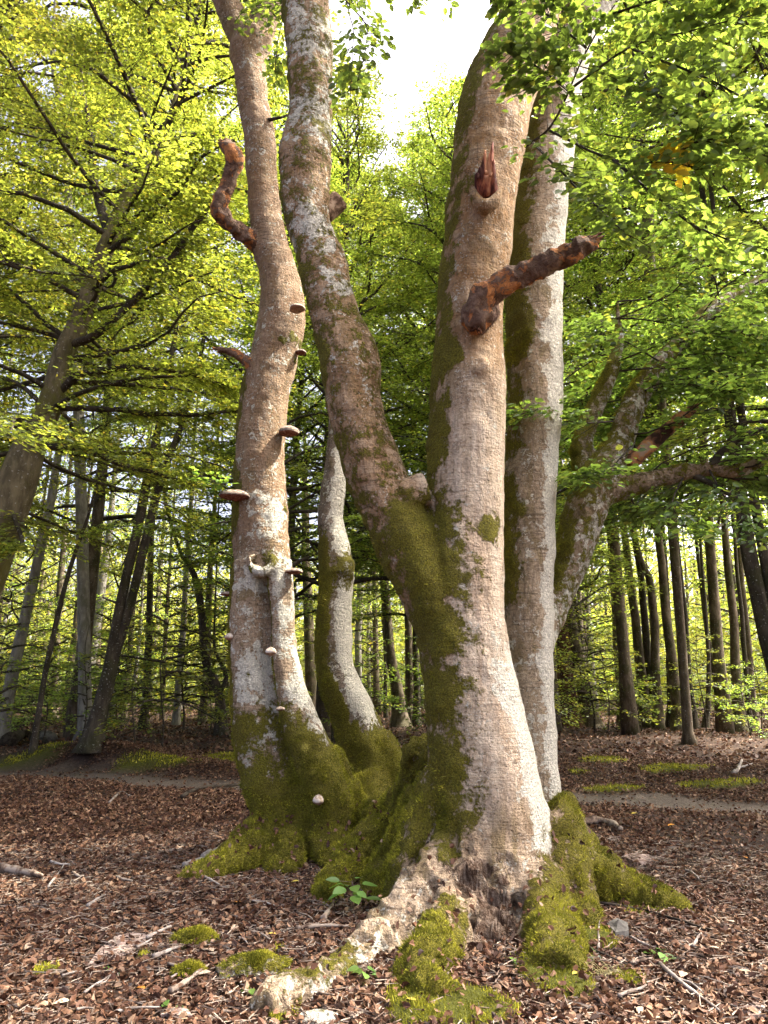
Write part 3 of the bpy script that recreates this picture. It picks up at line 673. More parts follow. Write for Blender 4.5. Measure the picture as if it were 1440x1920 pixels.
def branch(root, pts, mat, nm='branch', seg=7, sub=5):
    C, R = trace(pts, None, sub, False); C = C + 0.02 * np.stack([pn(C, 4, s) for s in (1, 2, 3)], 1) * (np.arange(len(C)) > 1)[:, None]
    return solid(nm, [tube_np(C, R, seg)], mat, root)
branch(beech2, [(1330, 881, 18, 6.95), (1355, 845, 14, 6.9), (1400, 815, 12, 6.85), (1450, 798, 9, 6.8)], M['bark_dark'])
branch(beech2, [(1296, 888, 14, 6.98), (1340, 913, 10, 6.9), (1400, 938, 8, 6.8), (1460, 947, 6, 6.7)], M['bark_dark'])

# ---- left trunk that carries the bracket fungi
pcs = []
base3 = (-0.95, 7.7, 0.0)
beech3 = thing('beech_tree', 'beech trunk with bracket fungi, a knot hole and a mossy foot', 'tree', base3)
YC = 7.7
pc('trunk', [(555, 1680, 150), (560, 1600, 140), (560, 1530, 150), (550, 1480, 150), (535, 1430, 145), (515, 1370, 125), (505, 1300, 110), (497, 1240, 104), (492, 1173, 100), (492, 1107, 100), (490, 1040, 104), (488, 973, 103), (487, 907, 95), (487, 840, 93), (491, 773, 90),
             (503, 707, 92), (514, 660, 92), (526, 610, 90), (526, 533, 78), (508, 467, 68), (497, 400, 61), (492, 333, 58), (487, 267, 60), (476, 200, 57), (468, 133, 60), (466, 100, 74), (478, 70, 76)], YC, moss=0.08, lichen=0.22, red=0.5, lobes=0.03)
pc('limb', [(470, 95, 64), (448, 55, 58), (428, 10, 56), (400, -50, 52), (370, -130, 46), (350, -220, 40)], YC, moss=0.15, lichen=0.1, red=0.2)
pc('limb', [(478, 90, 60), (494, 40, 54), (506, 0, 50), (516, -80, 48), (530, -200, 40)], YC + 0.1, id='limb_b', moss=0.2, lichen=0.1, red=0.2)
pc('trunk', [(470, 1050, 62), (465, 1110, 62), (462, 1173, 62), (465, 1240, 66), (476, 1330, 82), (492, 1430, 92), (524, 1530, 92), (527, 1620, 92), (525, 1670, 95)], YC - 0.18, id='trunk', lichen=0.3)
pc('trunk', [(520, 1050, 54), (523, 1110, 56), (525, 1180, 56), (530, 1240, 60), (548, 1330, 80), (583, 1430, 104), (612, 1500, 96), (617, 1580, 90), (612, 1660, 92)], YC - 0.2, id='trunk', lichen=0.3)
rt(0, [(520, 1560, 95, 7.45), (450, 1608, 62, 7.15), (392, 1638, 44, 6.95), (338, 1656, 22, 6.84)], moss=1.0, gnarl=0.55, lobes=0.12)
rt(1, [(540, 1580, 80, 7.35), (532, 1650, 52, 7.0)], moss=0.95, gnarl=0.55, lobes=0.12)
rt(2, [(612, 1570, 80, 7.4), (645, 1625, 56, 7.1)], moss=0.95, gnarl=0.55, lobes=0.12)
rt(3, [(590, 1430, 90, 7.8), (643, 1510, 80, 7.9), (690, 1560, 56, 7.9)], moss=0.95, gnarl=0.55, lobes=0.12)
pc('broken_branch', [(492, 462, 40, 7.68), (470, 447, 32, 7.58), (450, 434, 28, 7.52), (425, 412, 29, 7.46), (409, 392, 30, 7.42), (420, 362, 26, 7.38), (434, 325, 25, 7.34), (441, 298, 28, 7.3), (430, 279, 25, 7.3), (416, 268, 20, 7.3)], None, False, id='broken_branch', mat=M['dead_branch'], gnarl=0.5, lobes=0.1)
pc('broken_branch', [(490, 700, 34, 7.65), (470, 684, 24, 7.55), (455, 671, 20, 7.5), (434, 660, 15, 7.45), (408, 655, 11, 7.4)], None, False, id='broken_branch_b', mat=M['dead_branch'], gnarl=0.3, lobes=0.1)
def at_left(V, N, A):
    x, y, z = V.T; nb = fbm(V, 1.6, 3, 70); n2 = fbm(V, 5, 3, 71)
    ms = (1 - sstep(z + 0.9 * nb + 0.3 * n2, 0.5, 1.9)) * 1.0
    ms = np.maximum(ms, sstep(-N[:, 0] + 0.4 * nb, 0.62, 0.95) * 0.85 * (1 - sstep(z, 4.5, 6)))
    ms = np.maximum(ms, sstep(nb + 0.6 * n2, 0.35, 0.6) * 0.8 * (1 - sstep(z, 5.2, 6)))
    ms = np.maximum(ms, near(V, 505, 1040, 7.3, 0.18) * 0.7)
    A['moss'] = np.clip(np.maximum(A['moss'], ms), 0, 1)
    band = sstep(z, 0.7, 1.3) * (1 - sstep(z, 2.75, 3.1))
    A['lichen'] = np.maximum(A['lichen'], 0.66 * band * sstep(nb + N[:, 0] * 0.25 + 0.3 * n2, -0.35, 0.25))
    A['lichen'] = np.maximum(A['lichen'], 0.58 * near(V, 515, 960, 7.4, 0.4) + 0.25 * near(V, 520, 600, 7.4, 0.6))
    A['red'] = np.clip(A['red'] + 0.3 * sstep(z, 2.7, 3.2), 0, 1)
    A['wood'] = np.maximum(A['wood'], 0.5 * near(V, 552, 650, 7.5, 0.18))
    return A
V_, Q_, N_, A_ = organic(beech3, M['bark_left'], pcs, 0.022, at_left, dents=[(P3(488, 1047, 7.33), 0.06, 0.22), ([(496, 1085, 4, 7.42), (500, 1150, 4, 7.4), (503, 1220, 4, 7.4), (508, 1290, 4, 7.38), (520, 1360, 4, 7.35), (540, 1440, 4, 7.3), (562, 1520, 4, 7.25), (575, 1600, 4, 7.2)], 0.04, 0.09), (P3(545, 655, 7.4), 0.03, 0.04), (P3(540, 690, 7.4), 0.03, 0.04)],
    extra=[tube_np(*trace([(468, 1040, 16, 7.36), (476, 1064, 18, 7.33), (490, 1074, 20, 7.31), (505, 1060, 18, 7.33), (510, 1038, 16, 7.36)], None, 4, False), 10)])
add('moss', fuzz(V_, Q_, N_, sstep(A_['moss'], 0.6, 0.9) * (V_[:, 2] < 2.2), 80000, 0.010, 0.034, RNG, np.array(base3)), M['moss_fuzz'], beech3, 'stuff')
CAUGHT.append((beech3, caught(V_, Q_, N_, 130, RNG, np.array(base3), 0.5)))
splinters(beech3, (414, 268, 7.3), (430, 280, 7.3), 10, 0.035, 0.05, M['dead_wood'], 3)
splinters(beech3, (408, 655, 7.4), (436, 660, 7.45), 10, 0.02, 0.07, M['dead_wood'], 4)
branch(beech3, [(500, 225, 8, 7.6), (525, 222, 5, 7.5), (545, 215, 4, 7.5)], M['bark_dark'])

# ---- curved rear trunk
pcs = []
D0 = gp(700, 1490); YD = 9.3
base4 = (-0.15, YD, 0.25)
beech4 = thing('beech_tree', 'curved mossy beech trunk with sunlit lichen standing behind the other stems', 'tree', base4)
pc('trunk', [(700, 1580, 170), (698, 1510, 135), (697, 1470, 112), (690, 1430, 96), (678, 1380, 92), (660, 1330, 90), (640, 1290, 82), (628, 1240, 70), (626, 1180, 67), (630, 1110, 62), (630, 1047, 62), (620, 973, 48), (627, 900, 46), (632, 830, 40), (636, 740, 37), (628, 640, 35), (603, 520, 33), (580, 420, 32), (573, 250, 30), (568, 100, 28), (560, -60, 26)], YD, moss=0.1, lichen=0.3, red=0.2)
pc('trunk', [(640, 1075, 50), (652, 1046, 36)], YD - 0.1, id='trunk', moss=0.8)
rt(0, [(705, 1390, 70, 9.3), (738, 1445, 54, 9.2), (758, 1500, 44, 9.1)], moss=0.85)
rt(1, [(690, 1470, 80, 9.1), (700, 1530, 60, 8.8)], moss=0.9)
def at_rear(V, N, A):
    x, y, z = V.T; nb = fbm(V, 1.6, 3, 80); n2 = fbm(V, 5, 3, 81)
    ms = np.maximum(sstep(-N[:, 0] + 0.5 * nb, 0.05, 0.45), (1 - sstep(z + 0.4 * nb, 0.9, 1.6))) * (1 - sstep(z, 3.2, 3.8))
    A['moss'] = np.clip(np.maximum(A['moss'], ms), 0, 1)
    A['lichen'] = np.maximum(A['lichen'], 0.85 * sstep(N[:, 0] + 0.4 * nb + 0.2 * n2, -0.2, 0.4) * sstep(z, 0.9, 1.4))
    return A
V_, Q_, N_, A_ = organic(beech4, M['bark_rear'], pcs, 0.034, at_rear)
add('moss', fuzz(V_, Q_, N_, sstep(A_['moss'], 0.6, 0.9) * (V_[:, 2] < 3), 30000, 0.012, 0.034, RNG, np.array(base4)), M['moss_fuzz'], beech4, 'stuff')
# ------------------------------------------------------------------ leaves
def unit(a): return a / (np.linalg.norm(a, axis=-1, keepdims=True) + 1e-9)
def leaf_mesh(nm, pos, axis, nrm, size, rng, quality=0, width=0.62, curl=None):
    """many small folded leaves in one mesh"""
    n = len(pos); axis = unit(axis); side = unit(np.cross(axis, nrm)); up = np.cross(side, axis)
    s = size.reshape(-1, 1)
    if quality == 0:
        tpl = np.array([(0, 0, 0), (-0.5 * width, 0.48, 0.10), (0, 1, -0.04), (0.5 * width, 0.48, 0.10)]); fc = np.array([(0, 3, 2), (0, 2, 1)])
    else:
        tpl = np.array([(0, 0, 0), (-0.46 * width, 0.27, 0.07), (-0.42 * width, 0.66, 0.06), (0, 1, -0.10), (0.42 * width, 0.66, 0.06), (0.46 * width, 0.27, 0.07)]); fc = np.array([(0, 5, 4, 3), (0, 3, 2, 1)])
    k = len(tpl); cz = np.ones((n, 1, 1)) if curl is None else curl[:, None, None]
    V = pos[:, None, :] + s[:, :, None] * (tpl[None, :, 0:1] * side[:, None, :] + tpl[None, :, 1:2] * axis[:, None, :] + tpl[None, :, 2:3] * cz * up[:, None, :])
    F = (np.arange(n)[:, None, None] * k + fc[None]).reshape(-1, fc.shape[1])
    r = rng.rand(n)
    return mesh_np(nm, V.reshape(-1, 3), F, smooth=False, fattrs={'rnd': np.repeat(r, len(fc))})
def interp(P, s):
    d = np.concatenate([[0], np.cumsum(np.linalg.norm(np.diff(P, axis=0), axis=1))]); d /= d[-1]
    return np.stack([np.interp(s, d, P[:, a]) for a in range(3)], 1)
def spray(P, Lt, ntw, nl, rng, jit=0.35, s0=0.2, droop=0.12, spread=0.11):
    """flat beech spray on a bough: twigs either side, leaves along the twigs. -> leaf arrays and twig ends"""
    s = s0 + (1.0 - s0) * rng.rand(ntw) ** 0.85
    B = interp(P, s); T = unit(interp(P, np.clip(s + 0.03, 0, 1)) - interp(P, np.clip(s - 0.03, 0, 1)))
    side = unit(np.cross(T, (0, 0, 1.0)) + 1e-4) * np.where(rng.rand(ntw) < 0.5, 1, -1)[:, None]
    a = np.radians(30 + 45 * rng.rand(ntw))[:, None]
    d = T * np.cos(a) + side * np.sin(a); d[:, 2] = d[:, 2] * 0.4 + rng.normal(size=ntw) * 0.12; d = unit(d)
    L = Lt * (1.15 - 0.75 * s) * (0.55 + 0.6 * rng.rand(ntw))
    q = rng.rand(ntw, nl) ** 0.8
    perp = unit(np.cross(d, (0, 0, 1.0)))
    pos = B[:, None] + d[:, None] * (L[:, None] * q)[:, :, None] + perp[:, None] * (rng.normal(size=(ntw, nl)) * spread)[:, :, None]
    pos[:, :, 2] += -droop * L[:, None] * q ** 2 + rng.normal(size=(ntw, nl)) * 0.035
    ax = d[:, None] + perp[:, None] * (rng.normal(size=(ntw, nl)) * 0.9)[:, :, None]; ax = ax + rng.normal(size=ax.shape) * 0.15; ax[:, :, 2] -= 0.18
    nr = np.array((0, 0, 1.0)) + rng.normal(size=ax.shape) * jit
    e = B + d * L[:, None]; e[:, 2] -= droop * L
    return pos.reshape(-1, 3), ax.reshape(-1, 3), nr.reshape(-1, 3), (B, e)
def twigs_mesh(segs, r0, r1):
    """thin three-sided sticks from B to E"""
    B = np.concatenate([x[0] for x in segs]); E = np.concatenate([x[1] for x in segs]); n = len(B)
    T = unit(E - B); u = unit(np.cross(T, (0.31, 0.2, 0.93))); v = np.cross(T, u); V = []
    for P, r in ((B, r0), (E, r1)):
        for k in range(3): V.append(P + r * (u * math.cos(k * 2.094) + v * math.sin(k * 2.094)))
    V = np.stack(V, 1).reshape(-1, 3); o = np.arange(n)[:, None] * 6
    Q = np.concatenate([o + np.array([(k, (k + 1) % 3, 3 + (k + 1) % 3, 3 + k)]) for k in range(3)])
    return V, [Q]
def crown_np(seed, H0, H1, R, nb, ntw, nl, e0=16, e1=66, axis=None, jit=0.42, low=0.9, top=0.50):
    rng = np.random.RandomState(seed); Ls = []; tubes = []; tw = []
    for i in range(nb):
        f = (i + rng.rand()) / nb; h = H0 + (H1 - H0) * f
        az = i * 2.39996 + rng.normal() * 0.4
        L = R * (low + (1 - low) * min(1, f / 0.3) - top * max(0, f - 0.3) / 0.7) * (0.7 + 0.45 * rng.rand())
        e = math.radians(e0 + (e1 - e0) * f + rng.normal() * 8); s = np.linspace(0, 1, 7)
        c = np.zeros(3) if axis is None else interp(axis, np.array([f]))[0]
        if axis is None: c[2] = h
        r = L * np.cos(e) * s; w1, w2 = rng.normal(size=2) * 0.10 * L
        P = np.stack([c[0] + r * math.cos(az) - w1 * np.sin(s * 5) * math.sin(az), c[1] + r * math.sin(az) + w1 * np.sin(s * 5) * math.cos(az), c[2] + L * math.sin(e) * s - 0.22 * L * s ** 2 + 0.4 * w2 * np.sin(s * 6)], 1)
        k = max(4, int(ntw * L / R)); a = spray(P, 0.30 * L + 0.35, k, nl, rng, jit)
        Ls.append(a[:3]); tw.append(a[3]); tubes.append(tube_np(P, np.linspace(0.010 + 0.011 * L, 0.006, 7), 4, False))
    pos, ax, nr = (np.concatenate([x[k] for x in Ls]) for k in range(3))
    tubes.append(twigs_mesh(tw, 0.006, 0.002))
    return pos, ax, nr, join_np(tubes), rng
def crown_var(nm, seed, H0, H1, R, nb, ntw, nl, leaf, mat, **k):
    pos, ax, nr, br, rng = crown_np(seed, H0, H1, R, nb, ntw, nl, **k)
    lm = leaf_mesh(nm, pos, ax, nr, leaf * (0.7 + 0.6 * rng.rand(len(pos))), rng); lm.materials.append(mat)
    bm = mesh_np(nm + '_branches', *br); bm.materials.append(M['bark_dark'])
    return lm, bm
LEAF = 0.078
VN = [crown_var('crown', 101, 2.8, 15.5, 4.1, 66, 26, 34, LEAF, M['leaf']),
      crown_var('crown', 102, 3.4, 15.5, 4.4, 66, 27, 36, LEAF, M['leaf']),
      crown_var('crown', 103, 4.0, 15.5, 4.2, 64, 27, 36, LEAF, M['leaf_y'])]
VF = [crown_var('crown', 111, 1.8, 15.5, 3.8, 38, 12, 11, 0.15, M['leaf']),
      crown_var('crown', 112, 2.4, 15.5, 4.0, 38, 12, 11, 0.15, M['leaf_y']),
      crown_var('crown', 113, 1.4, 15.5, 3.6, 36, 12, 11, 0.15, M['leaf_y'])]
VT = [crown_var('crown', 121, 0.0, 7.5, 4.2, 40, 26, 15, LEAF, M['leaf']),          # high crowns of the front beeches
      crown_var('crown', 122, 0.0, 7.0, 3.8, 36, 26, 15, LEAF, M['leaf_y'])]
VS = [crown_var('crown', 131, 0.5, 2.6, 1.3, 16, 9, 12, 0.085, M['leaf'], e0=5, e1=40),
      crown_var('crown', 132, 0.7, 3.4, 1.6, 18, 10, 12, 0.085, M['leaf_y'], e0=0, e1=30),
      crown_var('crown', 133, 0.3, 1.7, 1.0, 14, 9, 12, 0.08, M['leaf'], e0=0, e1=40)]
rr = random.Random(5)
def put_crown(root, var, xy=(0, 0), z=0.0, s=1.0, rz=None, leaves_only=False):
    for nm, me in (('crown', var[0]), ('branches', var[1])):
        o = add(nm, me, None, root); o.location = (xy[0], xy[1], z); o.scale = (s, s, s)
        o.rotation_euler = (0, 0, rz if rz is not None else 0)
TREES = []
def wood_tree(label, pts, var, H=16.0, mat='bark_far', group=None, name='beech_tree', s=1.0, ground_px=None, stems=(), wob=0.0, crown=True, Yd=None, zc=0.0):
    """a tree traced from the photo: foot where its trunk meets the ground, trunk as seen, then on up to its height"""
    if Yd is None:
        g = gp(*(ground_px or pts[0][:2])); Yd = g[1]
    foot, t = px(pts[0][0], pts[0][1], Yd); gz = gz1(foot[0], foot[1])
    root = thing(name, label, 'tree', (foot[0], foot[1], gz), group)
    ext = []; L = [(pts, True)] + [(st, False) for st in stems]; parts = []
    for pl, main in L:
        C, R = trace(pl, Yd, 3)
        if main:
            C = np.vstack([(C[0][0], C[0][1], gz - 0.15), C]) if C[0][2] > gz - 0.1 else C
            if len(C) != len(R): R = np.concatenate([[R[0] * 1.25], R])
            R = R * (1 + 0.45 * np.exp(-(C[:, 2] - gz) / 0.35))
        d = unit(C[-1] - C[-4]); n = 7; topz = gz + H * (1 if main else 0.9)
        cur = C[-1].copy(); E = []; r = R[-1]
        st_ = max(0.2, (topz - cur[2]) / n)
        for k in range(n):
            d = unit(d * 0.7 + np.array((0.02 * math.sin(k * 2.1 + foot[0]), 0.02 * math.cos(k * 1.7), 0.3))); cur = cur + d * st_; E.append(cur.copy())
        if topz > C[-1][2] + 0.5:
            C = np.vstack([C, E]); R = np.concatenate([R, np.linspace(r * 0.92, 0.02, n)])
        C = C + wob * np.stack([pn(C, 0.7, 1), pn(C, 0.7, 2), np.zeros(len(C))], 1)
        parts.append(tube_np(C, R, 11, True, lambda i, a: 1 + 0.05 * np.sin(a * 3 + i * 0.3) + 0.04 * np.sin(a * 2 - i * 0.5)))
        if main: axis = C
    V, F = join_np(parts)
    add('trunk', mesh_np('trunk', V - np.array(root.location), F), M[mat], root)
    if crown:
        zc = gz + H * 0.55; i = np.abs(axis[:, 2] - zc).argmin(); c = axis[i] - np.array(root.location)
        put_crown(root, var, (c[0], c[1]), zc, s * H / 16.5, rr.uniform(0, 6.28))
    TREES.append((foot[0], foot[1])); return root, axis

# ---- the big leaning beech at the side of the clearing with its long boughs
YE = 11.0
E_pts = [(-165, 1520, 120), (-110, 1300, 104), (-55, 1130, 96), (0, 990, 88), (40, 885, 74), (58, 835, 60), (80, 795, 50), (98, 745, 46), (120, 660, 42), (150, 600, 40), (185, 500, 36), (213, 430, 30), (235, 370, 24), (275, 320, 18), (310, 245, 13), (340, 150, 8)]
root, axisE = wood_tree('big leaning grey beech with long bare boughs and sunlit yellow-green crown', E_pts, None, 19.0, 'bark_mossy', crown=False, Yd=YE)
rng = np.random.RandomState(55)
boughs = [
    [(118, 655, 16, 11.0), (200, 612, 15, 10.8), (300, 512, 13, 10.6), (370, 422, 11, 10.4), (398, 388, 8, 10.3), (430, 375, 4, 10.2)],
    [(95, 765, 11, 11.0), (200, 768, 11, 10.8), (330, 776, 9, 10.5), (450, 768, 6, 10.3)],
    [(85, 838, 14, 11.0), (140, 838, 13, 10.8), (190, 855, 12, 10.6), (270, 882, 9, 10.4), (360, 908, 5, 10.2)],
    [(108, 735, 16, 11.0), (160, 702, 14, 10.8), (240, 688, 11, 10.5), (330, 696, 8, 10.3), (420, 720, 4, 10.1)],
    [(72, 752, 9, 11.0), (30, 716, 8, 11.2), (-20, 708, 6, 11.4), (-80, 690, 4, 11.6)],
    [(210, 440, 24, 11.0), (190, 400, 20, 11.3), (175, 330, 15, 11.6), (165, 240, 10, 11.9), (150, 120, 5, 12.2)],
    [(195, 480, 11, 11.0), (260, 425, 10, 10.7), (330, 360, 8, 10.3), (390, 280, 5, 10)],
    [(130, 640, 10, 11.0), (70, 590, 9, 11.2), (20, 545, 7, 11.4), (-60, 500, 5, 11.6)],
    [(170, 540, 10, 11.0), (90, 500, 8, 10.7), (20, 470, 6, 10.4), (-60, 450, 4, 10.2)],
    [(20, 950, 8, 10.9), (40, 1020, 8, 10.5), (15, 1030, 6, 10.3), (-30, 1040, 4, 10.1)]]
tb, Ls, tw = [], [], []
for k, bp in enumerate(boughs):
    C, R = trace(bp, None, 5, False); C = C + 0.05 * np.stack([pn(C, 1.5, s) for s in (1, 2, 3)], 1) * (np.arange(len(C)) > 2)[:, None]
    tb.append(tube_np(C, np.maximum(R, 0.012), 7)); a = spray(C, 1.1, 44, 34, rng, 0.4, 0.12); Ls.append(a[:3]); tw.append(a[3])
p2 = crown_np(56, 0, 1, 3.8, 88, 26, 36, e0=0, e1=60, axis=axisE[axisE[:, 2] > 5.0], jit=0.5, top=0.35)
Ls.append(p2[:3]); tb.append(p2[3]); tb.append(twigs_mesh(tw, 0.006, 0.002))
pos, ax, nr = (np.concatenate([x[k] for x in Ls]) for k in range(3))
L0 = np.array(root.location)
add('crown', leaf_mesh('crown', pos - L0, ax, nr, LEAF * (0.7 + 0.6 * rng.rand(len(pos))), rng), M['leaf_y'], root)
V, F = join_np(tb); add('branches', mesh_np('branches', V - L0, F), M['bark_dark'], root)

# ---- trees of the wood behind, traced one by one
wood_tree('pale slim trunk with a sunlit top leaning over the grey boulder', [(2, 1395, 24), (18, 1290, 22), (42, 1180, 21), (58, 1110, 20), (78, 1020, 17)], VN[1], 15, 'bark_pale')
wood_tree('thin dark leaning sapling stem beside the grey boulder', [(62, 1408, 12), (80, 1290, 10), (100, 1190, 10), (130, 1070, 9), (165, 970, 6)], VN[0], 9, 'bark_dark', s=0.75)
wood_tree('dark twin stemmed beech forking low behind the mossy bank', [(172, 1396, 36), (188, 1330, 30), (206, 1255, 27), (226, 1130, 19), (256, 1000, 18), (276, 900, 16), (300, 790, 12)], VN[0], 15, 'bark_dark', stems=[[(200, 1275, 20), (228, 1190, 18), (250, 1110, 17), (288, 950, 16), (312, 870, 14), (340, 800, 10)]])
wood_tree('crooked dark beech with a twisted bare side stem', [(415, 1378, 22), (412, 1310, 18), (400, 1275, 18), (383, 1230, 15), (378, 1150, 14), (365, 1080, 12), (340, 1040, 8)], VF[0], 12, 'bark_dark', stems=[[(412, 1300, 10), (424, 1270, 9), (412, 1240, 7), (402, 1215, 6), (402, 1170, 4)]], s=0.8)
mids = [  # (pts, variant, height, bark)
    ([(155, 1348, 22), (168, 1260, 20), (184, 1150, 18)], VF[1], 16, 'bark_pale'), ([(127, 1345, 13), (133, 1240, 12), (140, 1180, 11)], VF[0], 15, 'bark_far'),
    ([(270, 1368, 16), (276, 1280, 14), (278, 1200, 13)], VF[0], 16, 'bark_dark'), ([(330, 1360, 13), (336, 1260, 12), (344, 1150, 11)], VF[2], 17, 'bark_pale'),
    ([(380, 1357, 15), (386, 1280, 13), (390, 1180, 12)], VF[0], 16, 'bark_far'), ([(232, 1350, 12), (240, 1250, 10), (246, 1180, 9)], VF[1], 16, 'bark_far'),
    ([(305, 1352, 9), (308, 1240, 8), (312, 1160, 7)], VF[2], 14, 'bark_far'), ([(100, 1350, 14), (104, 1240, 12), (110, 1140, 11)], VF[0], 17, 'bark_far'),
    ([(586, 1345, 22), (582, 1260, 20), (576, 1110, 18), (572, 1010, 16)], VF[0], 16, 'bark_far'), ([(602, 1340, 14), (606, 1200, 13), (608, 1020, 12)], VF[1], 16, 'bark_pale'),
    ([(672, 1345, 12), (672, 1200, 12), (676, 1050, 11)], VF[1], 16, 'bark_pale'), ([(770, 1360, 18), (766, 1260, 15), (764, 1150, 13)], VF[0], 16, 'bark_far'),
    ([(782, 1362, 14), (779, 1250, 11), (778, 1130, 10)], VF[2], 16, 'bark_dark'), ([(724, 1345, 7), (722, 1230, 6), (718, 1160, 5)], VF[0], 12, 'bark_dark'),
    ([(1165, 1362, 12), (1158, 1240, 10), (1150, 1130, 9)], VF[1], 15, 'bark_far'), ([(1178, 1362, 19), (1166, 1170, 16), (1152, 1040, 15), (1142, 980, 13)], VF[0], 16, 'bark_far'),
    ([(1212, 1364, 21), (1196, 1200, 17), (1182, 1090, 15), (1168, 990, 13)], VF[1], 16, 'bark_far'), ([(1227, 1363, 17), (1212, 1200, 14), (1202, 1090, 13), (1190, 1010, 12)], VF[0], 16, 'bark_dark'),
    ([(1234, 1366, 18), (1228, 1220, 16), (1222, 1100, 15), (1206, 1060, 11)], VF[0], 15, 'bark_far'), ([(1276, 1370, 24), (1260, 1240, 19), (1246, 1130, 17), (1240, 1060, 15)], VF[1], 16, 'bark_far'),
    ([(1258, 1364, 14), (1256, 1240, 12), (1252, 1130, 11)], VF[1], 15, 'bark_dark'), ([(1302, 1366, 13), (1292, 1260, 11), (1284, 1150, 9)], VF[2], 15, 'bark_dark'),
    ([(1322, 1364, 10), (1330, 1260, 8), (1324, 1150, 7)], VF[0], 12, 'bark_dark'), ([(1357, 1362, 13), (1344, 1290, 11), (1334, 1230, 9)], VF[1], 13, 'bark_dark'),
    ([(1388, 1372, 22), (1380, 1260, 18), (1374, 1150, 16)], VF[0], 16, 'bark_far'), ([(1408, 1372, 11), (1398, 1250, 9), (1390, 1150, 8)], VF[2], 14, 'bark_dark'),
    ([(1418, 1366, 14), (1406, 1250, 13), (1400, 1180, 12)], VF[1], 16, 'bark_far'), ([(1106, 1345, 12), (1092, 1250, 11), (1086, 1120, 10)], VF[0], 16, 'bark_far'), ([(1098, 1350, 14), (1090, 1200, 12), (1076, 1110, 10)], VF[2], 15, 'bark_dark')]
kinds = {'bark_far': 'slim brown-grey', 'bark_dark': 'slender dark', 'bark_pale': 'slender pale grey'}
for pts, var, H, mt in mids:
    u = pts[0][0]; where = 'in the wood behind the dark twin stemmed beech' if u < 440 else 'seen between the front trunks' if u < 820 else 'in the wood near the reddish conifer trunk'
    wood_tree('%s tree trunk %s' % (kinds[mt], where), pts, var, H, mt, group='%s trunks %s' % (kinds[mt], where), wob=0.06, s=0.92, zc=-0.2)
wood_tree('bent brown beech stem seen below the fork of the large beech', [(752, 1362, 30), (744, 1290, 22), (732, 1230, 19), (726, 1160, 18), (720, 1090, 17), (714, 1040, 15)], VN[1], 15, 'bark_far')
wood_tree('reddish brown rough barked conifer trunk beside a leaning mossy beech', [(1072, 1362, 36), (1062, 1280, 31), (1056, 1200, 28), (1048, 1120, 27), (1040, 1000, 26)], VF[0], 18, 'bark_pine', name='conifer_tree')
wood_tree('leaning mossy beech trunk beside the reddish conifer trunk', [(1108, 1362, 34), (1096, 1290, 28), (1080, 1220, 27), (1066, 1150, 26), (1052, 1080, 24)], VN[0], 15, 'bark_far')
wood_tree('thick dark twin trunk leaning in beside the path under the wide limb', [(1500, 1440, 46), (1462, 1280, 36), (1440, 1200, 33), (1420, 1110, 29), (1404, 1040, 27), (1392, 960, 24)], VN[1], 17, 'bark_dark', stems=[[(1475, 1330, 30), (1452, 1180, 26), (1440, 1080, 22), (1425, 1000, 18)]])
wood_tree('tall pale upper trunk rising behind the big leaning beech', [(160, 1366, 24), (156, 1100, 22), (148, 800, 20), (138, 520, 16), (128, 370, 14), (120, 240, 12), (102, 140, 10)], VN[2], 24, 'bark_pale', Yd=19.5)
wood_tree('tall pale trunk seen through leaves behind the wide side limb', [(1290, 1372, 16), (1270, 1100, 17), (1235, 700, 19), (1216, 480, 22), (1214, 400, 21)], VN[1], 21, 'bark_far', Yd=21.0)

# ---- trees whose trunks stand outside the picture or hide behind others but whose crowns hang into it
def plain_tree(label, x, y, H, var, rad, mat='bark_far', group=None, s=1.0, lean=0.3, seed=0, zc=0.0):
    q = random.Random(seed * 7 + int(x * 31 + y * 17)); gz = gz1(x, y)
    root = thing('beech_tree', label, 'tree', (x, y, gz), group)
    z = np.linspace(-0.2, H, 11); lx, ly = q.uniform(-lean, lean), q.uniform(-lean, lean); f = z / H
    C = np.stack([lx * f + 0.12 * np.sin(f * 6 + q.random() * 6), ly * f + 0.12 * np.sin(f * 5 + q.random() * 6), z], 1)
    R = rad * (1 - 0.85 * np.clip(f, 0, 1)) * (1 + 0.5 * np.exp(-np.maximum(z, 0) / 0.3))
    V, F = tube_np(C, R, 10); add('trunk', mesh_np('trunk', V, F), M[mat], root)
    put_crown(root, var, (lx * 0.5, ly * 0.5), zc, s * H / 16.5, q.uniform(0, 6.28)); TREES.append((x, y)); return root
for k, (x, y, H, var, rad) in enumerate(((8.6, 12.6, 19, VN[1], 0.26), (10.5, 8.0, 17, VN[0], 0.28), (10.2, 15.8, 22, VN[1], 0.24), (13.5, 18.5, 22, VN[1], 0.25), (7.6, 24.0, 25, VN[1], 0.2), (11.0, 24.5, 26, VN[0], 0.2), (14.5, 12.0, 19, VN[0], 0.3))):  # added sunward to shade the ground and fill leaf gaps; some stay unseen
    plain_tree('tall beech added beside the path for shade and leaf cover, boughs hanging in from outside', x, y, H, var, rad, 'bark_far', 'added beeches beside the path', seed=k, zc=1.8)
for k, (x, y, H, var, rad) in enumerate(((-9.7, 14.5, 21, VN[2], 0.25), (-13.5, 18.5, 23, VN[2], 0.25), (-8.6, 21.5, 24, VN[2], 0.22), (-10.5, 8.5, 18, VN[2], 0.26))):
    plain_tree('tall yellowing beech behind the big leaning beech', x, y, H, var, rad, 'bark_far', 'yellowing beeches behind the leaning beech', seed=k + 10)
